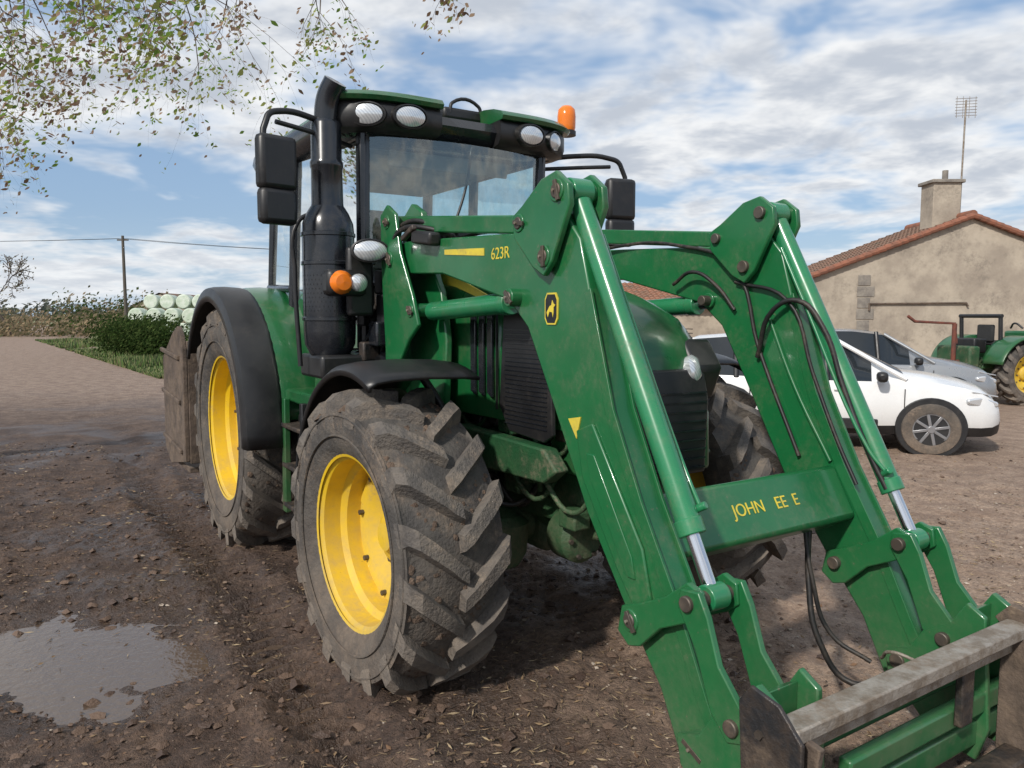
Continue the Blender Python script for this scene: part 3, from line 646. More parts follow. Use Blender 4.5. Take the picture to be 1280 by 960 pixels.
# ------------------------------------------------------------------ parked tractor at right
e=empty('parked_tractor',(9.95,15.9,0),R(12)); PARENT[0]=e
wheel('rear_wheel_r',(0,-.8,.62),.64,.40,.36,16,-1); wheel('rear_wheel_l',(0,.8,.62),.64,.40,.36,16,1)
wheel('front_wheel_r',(2.0,-.75,.42),.44,.25,.26,14,-1); wheel('front_wheel_l',(2.0,.75,.42),.44,.25,.26,14,1)
prism('hood',[(.5,.85),(.5,1.45),(2.2,1.32),(2.4,1.15),(2.4,.8)],-.28,.28,GREEN,.05)
prism('chassis',[(-.4,.5),(-.4,.9),(2.3,.8),(2.3,.5)],-.2,.2,GREEN_D,.03)
for s in(-1,1):
    fender('fender',0,.62,.74,10,165,s*.45,s*.95,GREEN,lip=.05)
    prism('fender_side',[(-.7,.7),(-.55,1.1),(-.3,1.3),(0,1.36),(.3,1.3),(.55,1.1),(.5,.8)],s*.44,s*.47,GREEN,.01)
    cyl('rops',(-.3,s*.5,.9),(-.35,s*.5,1.75),.04,BLK)
    cyl('lift_arm',(-.3,s*.35,.7),(-1.0,s*.4,.75),.04,GREEN_D)
cyl('rops_top',(-.35,-.54,1.75),(-.35,.54,1.75),.04,BLK)
box('seat',(.0,0,1.2),(.4,.4,.1),SEAT,bevel=.04); box('seat_back',(-.2,0,1.4),(.08,.4,.35),SEAT,bevel=.03)
box('rear_weight',(-.85,0,.9),(.25,.9,.5),GREEN_D,bevel=.04); box('hydraulic_block',(-.55,.0,1.15),(.3,.5,.3),BLK,bevel=.03)
tube('steering',[(.55,-.15,1.5),(.5,0,1.6),(.55,.15,1.5)],.02,BLK)
cyl('exhaust',(1.5,.1,1.4),(1.5,.1,1.95),.03,BLK)
PARENT[0]=None
e=empty('rusty_farm_implement',(0,0,0)); PARENT[0]=e
RR=mat('red_oxide',(.17,.05,.03),.8,col2=(.10,.04,.03),na=1)
tube('frame',[(7.95,15.5,1.75),(8.1,15.5,1.64),(8.9,15.5,1.60),(8.95,15.5,1.2)],.03,RR,poly=True)
cyl('leg',(8.9,15.5,.0),(8.9,15.5,1.6),.045,RR); cyl('beam',(8.3,15.4,.75),(9.3,15.6,.85),.05,RR); cyl('leg_b',(8.35,15.6,0),(8.35,15.6,.85),.04,RR)
box('hitch',(8.7,15.5,.5),(.7,.3,.2),RR); cyl('wheel',(9.0,15.2,.3),(9.0,15.35,.3),.3,TYRE)
PARENT[0]=None

# ------------------------------------------------------------------ house
STUC=mat('old_stucco',(.46,.395,.31),.9,col2=(.32,.27,.215),ns=.9,na=1,dirt=.85,dcol=(.20,.17,.14),ds=1.3,bump=.5,bs=12)
STONE=mat('stone_quoin',(.28,.25,.21),.9,col2=(.18,.16,.14),ns=4,na=1,bump=.5,bs=15)
def tilemat(name,c1,c2):
    m,nt,b,pos=newmat(name)
    a=mixc(nt,rng(nt,noisen(nt,pos,9,4,.7),.38,.62),c1,c2)
    a=mixc(nt,rng(nt,noisen(nt,pos,1.3,5,.7),.45,.7,0,.8),a,(.12,.10,.07))
    nt.links.new(a,b.inputs['Base Color']); b.inputs['Roughness'].default_value=.9; return m
TILE=tilemat('clay_roof_tiles',(.24,.13,.085),(.16,.105,.075))
def roofplane(name,A,B,C,D,m,rows=22,pitch=.22):
    A,B,C,D=map(Vector,(A,B,C,D)); L=(B-A).length; nu=int(L/pitch)*4
    nrm=(B-A).cross(D-A).normalized()
    if nrm.z<0: nrm=-nrm
    v=[];f=[]
    nv=rows*2
    for i in range(nu+1):
        u=i/nu; w=abs(math.sin(math.pi*i/4))*.045
        for j in range(nv+1):
            t=(j//2+ (j%2))/rows if j%2 else (j//2)/rows
            t=min(1,t); P=(A*(1-u)+B*u)*(1-t)+(D*(1-u)+C*u)*t
            v.append(P+nrm*(w+(.03 if j%2==0 else .0)))
    for i in range(nu):
        for j in range(nv): f.append((i*(nv+1)+j,(i+1)*(nv+1)+j,(i+1)*(nv+1)+j+1,i*(nv+1)+j+1))
    return mk(name,v,f,m,smooth=False)
H=empty('farmhouse',(0,0,0)); PARENT[0]=H
x0,x1,xp,ye,yb=7.95,18.0,12.95,22.0,25.5
ze,zp=2.62,4.50
v=[(x0,ye,0),(x1,ye,0),(x1,ye,ze),(xp,ye,zp),(x0,ye,ze),(x0,yb,0),(x1,yb,0),(x1,yb,ze),(xp,yb,zp),(x0,yb,ze)]
mk('walls',v,[(0,1,2,3,4),(9,8,7,6,5),(0,4,9,5),(1,6,7,2)],STUC,smooth=False)
sl=(zp-ze)/(xp-x0)
roofplane('roof_left',(x0-.3,ye-.12,ze-.3*sl+.06),(x0-.3,yb,ze-.3*sl+.06),(xp,yb,zp+.06),(xp,ye-.12,zp+.06),TILE)
roofplane('roof_right',(x1+.3,yb,ze-.3*sl+.06),(x1+.3,ye-.12,ze-.3*sl+.06),(xp,ye-.12,zp+.06),(xp,yb,zp+.06),TILE)
VERGE=mat('verge_tiles',(.28,.11,.065),.9,col2=(.19,.09,.06),ns=5,na=1)
for i in range(26):
    for s,(xa,xb) in enumerate(((x0-.3,xp),(x1+.3,xp))):
        t=(i+.5)/26; x=xa+(xb-xa)*t; z=ze-.3*sl+(zp-ze+.3*sl)*t+.07
        L=abs(xb-xa)/26*1.12
        cyl('verge_tile',(x-(L/2 if s==0 else -L/2),ye-.10,z-L/2*sl+.01),(x+(L/2 if s==0 else -L/2),ye-.10,z+L/2*sl-.01),.085,VERGE,seg=8,bevel=0)
tube('ridge',[(xp,ye-.1,zp+.1),(xp,yb,zp+.1)],.12,VERGE,poly=True)
for i in range(9): box('quoin_%d'%i,(x0+2.05+(.05 if i%2 else 0),ye-.008,.2+i*.32),(.5 if i%2 else .36,.02,.29),STONE,bevel=.01)
box('chimney',(12.55,22.9,4.85),(.80,.7,1.5),STUC,bevel=.02); box('chimney_cap',(12.55,22.9,5.62),(.95,.85,.10),STONE,bevel=.02)
cyl('chimney_pot',(12.65,22.9,5.66),(12.65,22.9,5.98),.08,STONE)
tube('tv_mast',[(12.95,22.6,4.6),(12.98,22.6,7.9)],.025,STEEL,poly=True)
for i in range(7): cyl('tv_element',(12.68,22.6,7.45+i*.08),(13.3,22.6,7.48+i*.08),.008,STEEL,seg=6,bevel=0)
for i in range(4): cyl('tv_element_v',(12.72+i*.18,22.6,7.4),(12.72+i*.18,22.6,8.0),.008,STEEL,seg=6,bevel=0)
tube('conduit',[(x0+2.2,ye-.05,1.9),(x0+2.2,ye-.05,2.1),(12.9,ye-.05,2.12),(12.95,ye-.05,2.02)],.03,RUST,poly=True)
box('eave_board',(x0-.26,23.8,ze-.12),(.06,3.4,.12),RUST); tube('gutter',[(x0-.36,ye,ze-.14),(x0-.36,yb,ze-.14)],.06,STEEL,poly=True)
box('side_door',(x0-.02,23.8,1.0),(.06,1.1,2.0),RUST)
box('gable_window',(16.5,ye-.01,1.5),(.9,.05,1.1),CARG); box('gable_window_sill',(16.5,ye-.05,.92),(1.1,.12,.08),STONE)
PARENT[0]=None
S=empty('tiled_shed',(0,0,0)); PARENT[0]=S
a,b,y0,y1=1.5,10.8,29.0,34.0
mk('walls',[(a,y0,0),(b,y0,0),(b,y0,2.0),(a,y0,2.0),(a,y1,0),(b,y1,0),(b,y1,3.1),(a,y1,3.1)],[(0,1,2,3),(4,7,6,5),(0,3,7,4),(1,5,6,2)],STUC,smooth=False)
TILE2=tilemat('orange_roof_tiles',(.34,.15,.085),(.24,.12,.075))
roofplane('roof',(a-.2,y0-.3,1.98),(b,y0-.3,1.98),(b,y1,3.15),(a-.2,y1,3.15),TILE2,rows=14)
box('door',(5.0,y0-.02,.95),(1.6,.06,1.9),RUST)
PARENT[0]=None

# ------------------------------------------------------------------ ground
def smooth(t): t=max(0,min(1,t)); return t*t*(3-2*t)
dense_x=list(np.arange(-4.4,4.2,.026)); dense_y=list(np.arange(1.4,8.6,.026))
def ext(lst,lo,hi):
    s=.045; x=lst[-1]
    out=list(lst)
    while x<hi: s*=1.12; x+=s; out.append(min(x,hi))
    s=.045; x=lst[0]; pre=[]
    while x>lo: s*=1.12; x-=s; pre.append(max(x,lo))
    return pre[::-1]+out
xs=ext(dense_x,-600,600); ys=ext(dense_y,-60,900)
PC=(-2.42,3.85)
WL=-.055
def gh(x,y):
    d=math.hypot(x,y-4); fade=1-smooth((d-10)/10)
    if fade<=0: return 0
    n=noise.fractal(Vector((x*.7,y*.7,0)),1,2,3)*.024
    n+=noise.fractal(Vector((x*3.0,y*3.0,3)),.9,2,4)*.028
    cl=noise.noise(Vector((x*1.3,y*1.3,12)))*.5+.5
    rt=1-.45*smooth((x-.5)/2.5)
    n+=(abs(noise.noise(Vector((x*8,y*8,7))))*.044*cl+noise.noise(Vector((x*19,y*19,1)))*.015)*rt
    q=x+(y-3)*.62+noise.noise(Vector((x*.3,y*.3,4)))*.3
    for c,wd,dp in((-.75,.20,.048),(-2.6,.22,.045),(-4.6,.2,.045),(1.2,.2,.02)):
        g=math.exp(-((q-c)/wd)**2)
        n-=dp*g*(1+.6*math.sin((y*1.2-x*.6)*2*math.pi/.17+abs(q-c)*14))
        n+=dp*.6*math.exp(-((abs(q-c)-wd*1.5)/.09)**2)
    p=math.hypot((x-PC[0])/1.28,(y-PC[1])/1.0)+noise.fractal(Vector((x*1.6,y*1.6,9)),1,2,3)*.25
    k=1-smooth((p-.35)/.80)
    n=n*(1-.45*k)-.078*k
    return n*fade
nx,ny=len(xs),len(ys)
V=[(x,y,gh(x,y)) for x in xs for y in ys]
Fc=[(i*ny+j,(i+1)*ny+j,(i+1)*ny+j+1,i*ny+j+1) for i in range(nx-1) for j in range(ny-1)]
me=bpy.data.meshes.new('ground'); me.from_pydata(V,[],Fc)
def groundmat():
    m,nt,b,pos=newmat('muddy_yard')
    big=noisen(nt,pos,.55,3,.6)
    mid=rng(nt,noisen(nt,pos,3.5,4,.75),.35,.65)
    fn=noisen(nt,pos,34,4,.80)
    fine=rng(nt,fn,.40,.60)
    c=mixc(nt,mid,(.070,.041,.028),(.155,.098,.066))
    s=N(nt,'ShaderNodeSeparateXYZ'); nt.links.new(pos,s.inputs[0])
    w=mathn(nt,'MULTIPLY_ADD',s.outputs[1],.50,s.outputs[0])
    r1=rng(nt,mathn(nt,'MULTIPLY_ADD',big,3.0,w),2.4,5.4)
    c2=mixc(nt,mid,(.31,.21,.148),(.50,.36,.26))
    c=mixc(nt,mathn(nt,'MULTIPLY',r1,.9),c,c2)
    far=rng(nt,s.outputs[1],10,19)
    lft=rng(nt,s.outputs[0],-9,-3,1,.5)
    c=mixc(nt,mathn(nt,'MULTIPLY',far,lft),c,mixc(nt,mid,(.27,.18,.13),(.44,.325,.24)))
    c=mixc(nt,mathn(nt,'MULTIPLY',fine,.6),c,mixc(nt,r1,(.034,.021,.015),(.19,.128,.087)))
    vo=N(nt,'ShaderNodeTexVoronoi'); vo.inputs['Scale'].default_value=42; nt.links.new(pos,vo.inputs['Vector'])
    peb=rng(nt,vo.outputs['Distance'],.16,.26,1,0)
    vs=N(nt,'ShaderNodeSeparateColor'); nt.links.new(vo.outputs['Color'],vs.inputs[0])
    pf=mathn(nt,'MULTIPLY',peb,rng(nt,vs.outputs[0],.66,.76))
    c=mixc(nt,mathn(nt,'MULTIPLY',pf,.7),c,mixc(nt,vs.outputs[1],(.36,.27,.20),(.18,.115,.075)))
    near=rng(nt,s.outputs[1],8,20,1,0)
    wet=rng(nt,s.outputs[2],-.06,.012,1,0)
    pat=rng(nt,big,.48,.58,0,.85)
    wet=mathn(nt,'MULTIPLY',mathn(nt,'MAXIMUM',wet,pat),near)
    wet=mathn(nt,'MULTIPLY',wet,rng(nt,s.outputs[0],.0,2.5,1,.2))
    c=mixc(nt,mathn(nt,'MULTIPLY',wet,.5),c,(.044,.028,.020))
    nt.links.new(c,b.inputs['Base Color'])
    ro=mathn(nt,'MULTIPLY_ADD',wet,-.60,.85); nt.links.new(ro,b.inputs['Roughness'])
    bp=N(nt,'ShaderNodeBump'); bp.inputs['Strength'].default_value=1.0; bp.inputs['Distance'].default_value=.03
    hh=mathn(nt,'ADD',fn,mathn(nt,'MULTIPLY',pf,.4))
    nt.links.new(hh,bp.inputs['Height']); nt.links.new(bp.outputs[0],b.inputs['Normal'])
    b.inputs['Specular IOR Level'].default_value=.55
    return m
add('ground',me,groundmat(),ang=180)
m,nt,b,pos=newmat('puddle_water')
b.inputs['Base Color'].default_value=(.10,.070,.050,1); b.inputs['Roughness'].default_value=.05
b.inputs['IOR'].default_value=1.4; b.inputs['Specular IOR Level'].default_value=1.0
bp=N(nt,'ShaderNodeBump'); bp.inputs['Strength'].default_value=.4; bp.inputs['Distance'].default_value=.01
nt.links.new(noisen(nt,pos,18,3),bp.inputs['Height']); nt.links.new(bp.outputs[0],b.inputs['Normal'])
mk('puddle',[(PC[0]-1.9,PC[1]-1.4,WL),(PC[0]+1.5,PC[1]-1.4,WL),(PC[0]+1.5,PC[1]+1.4,WL),(PC[0]-1.9,PC[1]+1.4,WL)],[(0,1,2,3)],m,smooth=False)
def scatter(name,n,fx,mats,size,flat=.5,lift=.004,el=(.35,1)):
    v=[];f=[];mi=[]
    for i in range(n):
        x,y=fx(); z=gh(x,y)
        if z<WL:
            if random.random()<.85: continue
            z=WL
        z+=lift; s=random.uniform(*size); a=random.uniform(0,6.28); e_=random.uniform(*el)
        tz=random.uniform(-flat,flat)*s; t2=random.uniform(-flat,flat)*s
        ca,sa=math.cos(a),math.sin(a); bse=len(v)
        for dx,dy,dz in((-1,0,tz),(-.1,-e_*.5,0),(1,0,-tz),(.1,e_*.5,t2)):
            v.append((x+(dx*ca-dy*sa)*s,y+(dx*sa+dy*ca)*s,z+max(0,dz)+.002))
        f.append((bse,bse+1,bse+2,bse+3)); mi.append(random.randrange(len(mats)))
    me=bpy.data.meshes.new(name); me.from_pydata(v,[],f); me.polygons.foreach_set('material_index',mi)
    return add(name,me,mats,smooth=False)
def pl():
    t=random.random()**1.5
    y=1.6+t*9; return (random.uniform(-.75*y-1,.75*y+1)*.95,y)
LF=[mat('dead_leaf_a',(.17,.095,.05),.8),mat('dead_leaf_b',(.09,.055,.032),.8),mat('dead_leaf_c',(.25,.165,.09),.8)]
scatter('fallen_leaves',6500,pl,LF,(.007,.022))
CH=[mat('straw_chip',(.36,.27,.16),.8),mat('wood_chip',(.20,.135,.08),.85),mat('dark_chip',(.045,.03,.021),.85)]
def pls():
    while True:
        p=pl()
        if noise.noise(Vector((p[0]*.8,p[1]*.8,5)))>-.1+random.uniform(-.2,.2): return p
scatter('wood_chips_and_straw',24000,pls,CH,(.007,.032),el=(.10,.3),flat=.3)
ST=[mat('pebble_a',(.34,.27,.20),.9),mat('pebble_b',(.20,.14,.10),.9),mat('pebble_c',(.42,.35,.28),.9)]
MUD=[mat('mud_clod_a',(.08,.049,.034),.55,bump=.6,bs=60),mat('mud_clod_b',(.14,.09,.062),.8,bump=.6,bs=60)]
def lumps(name,n,mats,size,keep):
    v=[];f=[];mi=[]
    for i in range(n):
        x,y=pl()
        if not keep(x,y): continue
        z=gh(x,y)
        if z<WL-.01: continue
        s=random.uniform(size[0],size[1]) if random.random()<.25 else random.uniform(size[0],(size[0]+size[1])*.35); rot=Matrix.Rotation(random.uniform(0,6),3,'Z'); b0=len(v)
        for p in((1,0,0),(0,.8,0),(-1.1,0,0),(0,-.9,0),(.6,.6,.25),(-.6,-.5,.3),(.1,0,.6),(0,0,-.5)):
            v.append(Vector((x,y,z+s*.15))+rot@Vector(p)*s*random.uniform(.75,1.25))
        k=random.randrange(len(mats))
        for t in((0,4,6),(4,1,6),(1,2,6),(2,5,6),(5,3,6),(3,0,6),(1,4,7),(4,0,7),(2,1,7),(5,2,7),(3,5,7),(0,3,7)): f.append(tuple(b0+q for q in t)); mi.append(k)
    me=bpy.data.meshes.new(name); me.from_pydata(v,[],f); me.polygons.foreach_set('material_index',mi); add(name,me,mats,smooth=True,ang=45)
lumps('gravel',9000,ST,(.004,.020),lambda x,y: random.random()<smooth((x+y*.4-.3)/3)*.9+.08)
lumps('mud_clods',9000,MUD,(.008,.042),lambda x,y: random.random()<1.1-smooth((x+y*.4-.5)/3))

GR=mat('grass_turf',(.085,.14,.035),.9,col2=(.19,.18,.08),ns=.6,na=1,bump=.6,bs=8)
GR2=mat('field_grass',(.15,.18,.07),.95,col2=(.24,.21,.12),ns=.05,na=1)
def sheet(name,pts,z,m): return mk(name,[(x,y,z) for x,y in pts],[tuple(range(len(pts)))],m,smooth=False)
sheet('grass_verge',[(-9.2,21.5),(-10.6,23.0),(-12.6,26),(-14.8,28.6),(-19.0,35.5),(-30,55),(-47,86),(-47,140),(0,140),(-3,24.5)],.012,GR)
sheet('grass_verge',[(-25,34),(-34,48),(-40,60),(-62,95),(-300,260),(-300,24),(-40,26)],.012,GR)
sheet('field',[(-500,140),(500,140),(500,800),(-500,800)],.012,GR2)
BL=[mat('grass_blade_a',(.10,.17,.035),.8),mat('grass_blade_b',(.21,.21,.09),.8),mat('grass_blade_c',(.06,.10,.03),.8)]
v=[];f=[];mi=[]
for i in range(30000):
    y=21.5+random.random()**1.5*34
    xl=-9.2-(y-21.5)*.72; x=xl-.7+ (random.random()**1.7)*10 
    if noise.noise(Vector((x*.5,y*.5,2)))<-.25 : continue
    hgt=random.uniform(.04,.14)+max(0,noise.noise(Vector((x*.35,y*.35,8))))*.5; a=random.uniform(0,6.28); b0=len(v); w=.02+y*.0006
    v+= [(x-math.cos(a)*w,y-math.sin(a)*w,0),(x+math.cos(a)*w,y+math.sin(a)*w,0),(x+random.uniform(-.08,.08),y+random.uniform(-.08,.08),hgt)]
    f.append((b0,b0+1,b0+2)); mi.append(random.randrange(3))
me=bpy.data.meshes.new('grass_tufts'); me.from_pydata(v,[],f); me.polygons.foreach_set('material_index',mi); add('grass_tufts',me,BL,smooth=False)

# ------------------------------------------------------------------ foliage
def leafcloud(v,f,mi,c,r,n,size,nm):
    for i in range(n):
        p=Vector((random.gauss(0,.5),random.gauss(0,.5),random.gauss(0,.5)))
        if p.length>1.15: p=p.normalized()*random.uniform(.7,1.1)
        P=Vector(c)+Vector((p.x*r[0],p.y*r[1],p.z*r[2]))
        if P.z<.02: P.z=random.uniform(.02,.3)
        q=Vector((random.gauss(0,1),random.gauss(0,1),random.gauss(0,1))).normalized(); t=q.orthogonal().normalized(); u=q.cross(t)
        s=size*random.uniform(.6,1.3); b0=len(v)
        v+=[P-t*s,P-u*s*.55,P+t*s,P+u*s*.55]; f.append((b0,b0+1,b0+2,b0+3)); mi.append(random.randrange(nm))
def cloudobj(name,items,mats,size):
    v=[];f=[];mi=[]
    for c,r,n in items: leafcloud(v,f,mi,c,r,n,size,len(mats))
    me=bpy.data.meshes.new(name); me.from_pydata(v,[],f); me.polygons.foreach_set('material_index',mi); return add(name,me,mats,smooth=False)
HM=[leafmat('hedge_leaf_a',(.065,.11,.03)),leafmat('hedge_leaf_b',(.10,.14,.045)),leafmat('hedge_leaf_c',(.04,.07,.022))]
DR=[leafmat('dry_reed_a',(.50,.38,.24)),leafmat('dry_reed_b',(.36,.28,.18)),leafmat('dry_reed_c',(.22,.21,.12))]
it=[]
for i in range(44):
    t=i/43; x=-18.4+t*4.4+random.uniform(-.2,.2); y=35.0-t*3.2+random.uniform(-.5,.5)
    it.append(((x,y,.85),(.8,.9,.9),260))
cloudobj('hedge',it,HM,.07)
it=[]
for i in range(120):
    t=random.random(); x=-78+t*47; y=70+random.uniform(-8,8)+(1-t)*8
    it.append(((x,y,.8),(2.4,2.0,random.uniform(.9,1.9)),90))
cloudobj('dry_scrub',it,DR,.2)
it=[]
for i in range(34):
    x=random.uniform(-42,-29); y=random.uniform(64,76); it.append(((x,y,1.4),(1.5,1.6,random.uniform(1.2,2.9)),110))
cloudobj('bushes',it,HM[:2]+DR[1:],.17)
DT=[leafmat('distant_foliage_a',(.17,.18,.14)),leafmat('distant_foliage_b',(.23,.21,.17)),leafmat('distant_foliage_c',(.13,.145,.12))]
it=[]
for i in range(260):
    x=random.uniform(-330,330); y=random.uniform(280,320); it.append(((x,y,2),(9,6,random.uniform(2,6)),100))
cloudobj('distant_treeline',it,DT,1.0)
def tree(name,segs,leaves,bark,lm):
    v=[];f=[]
    for p0,p1,r0,r1 in segs:
        d=(p1-p0)
        if d.length<1e-5: continue
        q=d.to_track_quat('Z','Y').to_matrix(); b0=len(v); k=6 if r0>.02 else 3
        for p,r in((p0,r0),(p1,r1)):
            for i in range(k): a=2*math.pi*i/k; v.append(p+q@Vector((math.cos(a)*r,math.sin(a)*r,0)))
        for i in range(k): f.append((b0+i,b0+(i+1)%k,b0+k+(i+1)%k,b0+k+i))
    e=empty(name,(0,0,0)); PARENT[0]=e
    me=bpy.data.meshes.new('branches'); me.from_pydata(v,[],f); add('branches',me,bark,ang=60)
    if leaves:
        v=[];f=[];mi=[]
        for P,s,k in leaves:
            q=Vector((random.gauss(0,1),random.gauss(0,1),random.gauss(0,1))).normalized(); t=q.orthogonal().normalized(); u=q.cross(t); s*=random.uniform(.55,1.45); b0=len(v)
            v+=[P-t*s,P-u*s*.5-t*s*.2,P-u*s*.32+t*s*.5,P+t*s,P+u*s*.40+t*s*.35,P+u*s*.5-t*s*.3]; f.append(tuple(range(b0,b0+6))); mi.append(k)
        me=bpy.data.meshes.new('leaves'); me.from_pydata(v,[],f); me.polygons.foreach_set('material_index',mi); add('leaves',me,lm,smooth=False)
    PARENT[0]=None
BARK=mat('bark',(.12,.095,.075),.95,col2=(.07,.055,.045),ns=15,na=1)
def grow(segs,tips,p,d,L,r,depth,droop=0,spread=.5,nb=(2,3)):
    n=4; q=p.copy(); dd=d.normalized()
    for i in range(n):
        dd=(dd+Vector((random.gauss(0,.12),random.gauss(0,.12),random.gauss(0,.12)-droop))).normalized()
        q2=q+dd*L/n; r2=r*(1-.18); segs.append((q.copy(),q2.copy(),r,r2)); r=r2; q=q2
        if depth<=1: tips.append(q.copy())
        if depth>0 and i>=1 and random.random()<.75:
            sd=(dd+Vector((random.gauss(0,spread),random.gauss(0,spread),random.gauss(0,spread)-droop))).normalized()
            grow(segs,tips,q,sd,L*random.uniform(.45,.7),r*.6,depth-1,droop,spread,nb)
    if depth>0:
        for k in range(random.randint(*nb)):
            sd=(dd+Vector((random.gauss(0,spread),random.gauss(0,spread),random.gauss(0,spread)-droop))).normalized()
            grow(segs,tips,q,sd,L*random.uniform(.55,.8),r*.65,depth-1,droop,spread,nb)
random.seed(5)
for (bx,by,hh,dp) in((-45,69,2.7,4),(-51,74,2.0,4),(-29.5,74,1.3,3)):
    segs=[];tips=[]
    grow(segs,tips,Vector((bx,by,0)),Vector((0,0,1)),hh*1.25,.2 if dp>3 else .14,dp,-.05,.55,(2,3))
    tree('bare_tree',[(a_,b_,max(r_,.03),max(q_,.025)) for a_,b_,r_,q_ in segs],[(t+Vector((random.gauss(0,.2),)*3),.09,random.randrange(2)) for t in tips for _ in range(1)],BARK,[DR[1],DR[2]])
random.seed(21)
segs=[];tips=[]
trunk=[Vector((-8.2,7.4,-.1)),Vector((-8.1,7.35,1.5)),Vector((-7.9,7.2,3.2)),Vector((-7.5,7.0,5.0)),Vector((-7.3,6.8,7.2))]
for i in range(4): segs.append((trunk[i],trunk[i+1],.24-.04*i,.20-.04*i))
limbs=[[(-7.9,7.2,3.2),(-6.4,6.8,4.3),(-5.0,6.4,4.70),(-3.6,6.1,4.70),(-2.2,5.9,4.60),(-1.0,5.8,4.48),(-.30,5.7,4.30)],
       [(-7.5,7.0,4.6),(-6.0,6.2,5.1),(-4.4,5.4,4.7),(-3.2,5.0,4.45),(-2.2,4.8,4.2)],
       [(-7.9,7.2,3.6),(-6.6,7.4,4.6),(-4.9,7.5,4.9),(-3.2,7.6,5.0),(-1.6,7.6,5.1)],
       [(-7.9,7.2,3.0),(-6.6,6.6,3.9),(-5.2,6.2,4.1),(-4.3,6.0,3.9),(-3.7,5.9,3.6)]]
leaves=[]
for li,L in enumerate(limbs):
    L=[Vector(p) for p in L]; n=len(L)-1
    for i in range(n):
        for s in range(6):
            a=L[i].lerp(L[i+1],s/6); b_=L[i].lerp(L[i+1],(s+1)/6); t=(i+s/6)/n
            r=.055*(1-t)+.007; segs.append((a,b_,r,r*.97))
            ln=(.95 if a.x<-2.6 else .55)*random.uniform(.5,1.15)
            if a.x>-1.3: ln*=.7
            if li==3: ln*=.75
            if (a.x>-5.2 or random.random()<.4) and random.random()<(.9 if a.x<-2.4 else .62):
                for k in range(1 if a.x>-1.6 else random.choice([1,2,2])):
                    d=Vector((random.gauss(.1,.5),random.gauss(0,.5),random.gauss(-.55,.35)))
                    k0=len(tips)
                    grow(segs,tips,a,d,ln,.010,2,.10,.5,(1,2))
                    kind=random.random()
                    for t_ in tips[k0:]:
                        if random.random()<.25: continue
                        for _ in range(random.choice([0,1,2,3,3])):
                            col=random.choice([0,0,1,3]) if kind<.5 else random.choice([2,2,3,3,0])
                            leaves.append((t_+Vector((random.gauss(0,.05),random.gauss(0,.05),random.gauss(-.02,.05))),.023,col))
OL=[leafmat('autumn_leaf_tan',(.46,.32,.22)),leafmat('autumn_leaf_brown',(.24,.15,.095)),leafmat('autumn_leaf_green',(.24,.38,.07)),leafmat('autumn_leaf_yellow',(.44,.46,.14))]
tree('overhanging_tree',segs,leaves,BARK,OL)

PL=mat('bale_wrap',(.60,.64,.55),.5,col2=(.42,.50,.38),ns=2,na=1)
e=empty('wrapped_bale_stack',(0,0,0)); PARENT[0]=e
for r in range(2):
    for i in range(6):
        x=-29.6+i*1.3+r*.6; y=60+.2*i
        if x>-22.3: continue
        cyl('bale',(x,y-.6,.62+r*1.15),(x,y+.6,.62+r*1.15),.6,PL,seg=24,bevel=.1)
for i in range(5): cyl('bale',(-29+i*1.3,62,2.9),(-29+i*1.3,63.2,2.85),.6,PL,seg=24,bevel=.1)
PARENT[0]=None
e=empty('utility_pole',(0,0,0)); PARENT[0]=e
WOOD=mat('pole_wood',(.10,.085,.07),.9)
px,py=-27.5,55
cyl('post',(px,py,0),(px,py,7.4),.13,WOOD,r2=.09); box('crossarm',(px,py,7.1),(.8,.08,.1),WOOD)
for k in(-.3,.3):
    for (ex,ey,ez) in((12,75,8.6),(-95,60,9.5)):
        pts=[]
        for i in range(13):
            t=i/12; pts.append((px+k+(ex-px)*t,py+(ey-py)*t,7.2+(ez-7.2)*t-1.6*4*t*(1-t)*.6))
        tube('wire',pts,.014,HOSE,poly=True)
PARENT[0]=None
e=empty('distant_farm_building',(0,0,0)); PARENT[0]=e
mk('walls',[(-44,90,0),(-38,90,0),(-38,90,3),(-41,90,4.3),(-44,90,3),(-44,102,0),(-38,102,0),(-38,102,3),(-41,102,4.3),(-44,102,3)],[(0,1,2,3,4),(9,8,7,6,5),(0,4,9,5),(1,6,7,2)],STUC,smooth=False)
mk('roof',[(-44.3,89.8,2.95),(-41,89.8,4.45),(-37.7,89.8,2.95),(-44.3,102.2,2.95),(-41,102.2,4.45),(-37.7,102.2,2.95)],[(0,1,4,3),(1,2,5,4)],TILE,smooth=False)
PARENT[0]=None

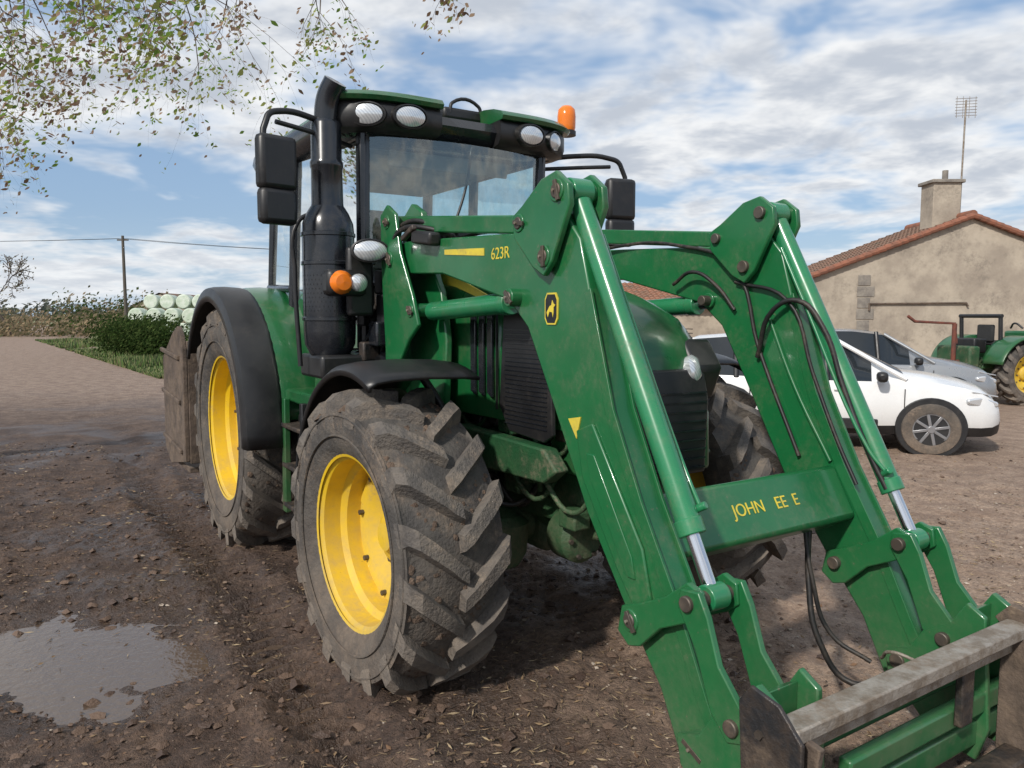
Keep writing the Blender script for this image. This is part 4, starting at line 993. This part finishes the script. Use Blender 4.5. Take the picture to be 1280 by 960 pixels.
# ------------------------------------------------------------------ world, sun, camera
w=bpy.data.worlds.new('sky'); sc.world=w; w.use_nodes=True; nt=w.node_tree; nt.nodes.clear()
out=N(nt,'ShaderNodeOutputWorld'); bg=N(nt,'ShaderNodeBackground'); nt.links.new(bg.outputs[0],out.inputs[0])
sky=N(nt,'ShaderNodeTexSky'); sky.sky_type='NISHITA'; sky.sun_disc=False; sky.sun_elevation=R(38); sky.sun_rotation=R(215)
sky.air_density=1.0; sky.dust_density=1.2
tc=N(nt,'ShaderNodeTexCoord'); sp=N(nt,'ShaderNodeSeparateXYZ'); nt.links.new(tc.outputs['Generated'],sp.inputs[0])
zz=mathn(nt,'ADD',mathn(nt,'MAXIMUM',sp.outputs[2],0),.17)
cx=mathn(nt,'DIVIDE',sp.outputs[0],zz); cy=mathn(nt,'DIVIDE',sp.outputs[1],zz)
cb=N(nt,'ShaderNodeCombineXYZ'); nt.links.new(cx,cb.inputs[0]); nt.links.new(cy,cb.inputs[1]); cb.inputs[2].default_value=5.3
n1=noisen(nt,cb.outputs[0],2.1,4,.58,.25)
n2=noisen(nt,cb.outputs[0],.7,3,.5,.2)
cov=mathn(nt,'ADD',mathn(nt,'MULTIPLY',n1,.5),mathn(nt,'MULTIPLY',n2,.5))
mask=rng(nt,cov,.44,.56)
n3=noisen(nt,cb.outputs[0],4.2,4,.60,.2)
shade=rng(nt,mathn(nt,'ADD',mathn(nt,'MULTIPLY',cov,.6),mathn(nt,'MULTIPLY',n3,.4)),.46,.62)
cc=mixc(nt,shade,(9.6,9.7,9.8),(5.5,6.0,6.8))
hz=rng(nt,sp.outputs[2],0,.20,.75,0)
cc=mixc(nt,mathn(nt,'MULTIPLY',hz,.6),cc,(8.4,8.8,9.2))
skc=mixc(nt,.55,sky.outputs[0],(3.6,5.5,8.4))
skc=mixc(nt,rng(nt,sp.outputs[2],0,.13,.45,0),skc,(6.6,8.0,9.3))
fc=mixc(nt,mask,skc,cc)
nt.links.new(fc,bg.inputs[0]); bg.inputs[1].default_value=.098
L=bpy.data.lights.new('sun','SUN'); L.energy=3.6; L.angle=R(3); L.color=(1,.95,.88)
so=bpy.data.objects.new('sun',L); COL.objects.link(so)
sd=Vector((-.55*math.cos(R(38)),-.83*math.cos(R(38)),math.sin(R(38))))
so.rotation_euler=sd.to_track_quat('Z','Y').to_euler(); so.location=sd*30
cam=bpy.data.cameras.new('camera'); co=bpy.data.objects.new('camera',cam); COL.objects.link(co)
cam.sensor_width=36; cam.lens=961/1280*36; cam.clip_end=3000; cam.clip_start=.05
co.location=(0,0,1.75); co.rotation_euler=(R(90)-math.atan(85/961),0,0)
sc.camera=co
sc.view_settings.view_transform='Standard'; sc.view_settings.look='None'; sc.view_settings.exposure=0
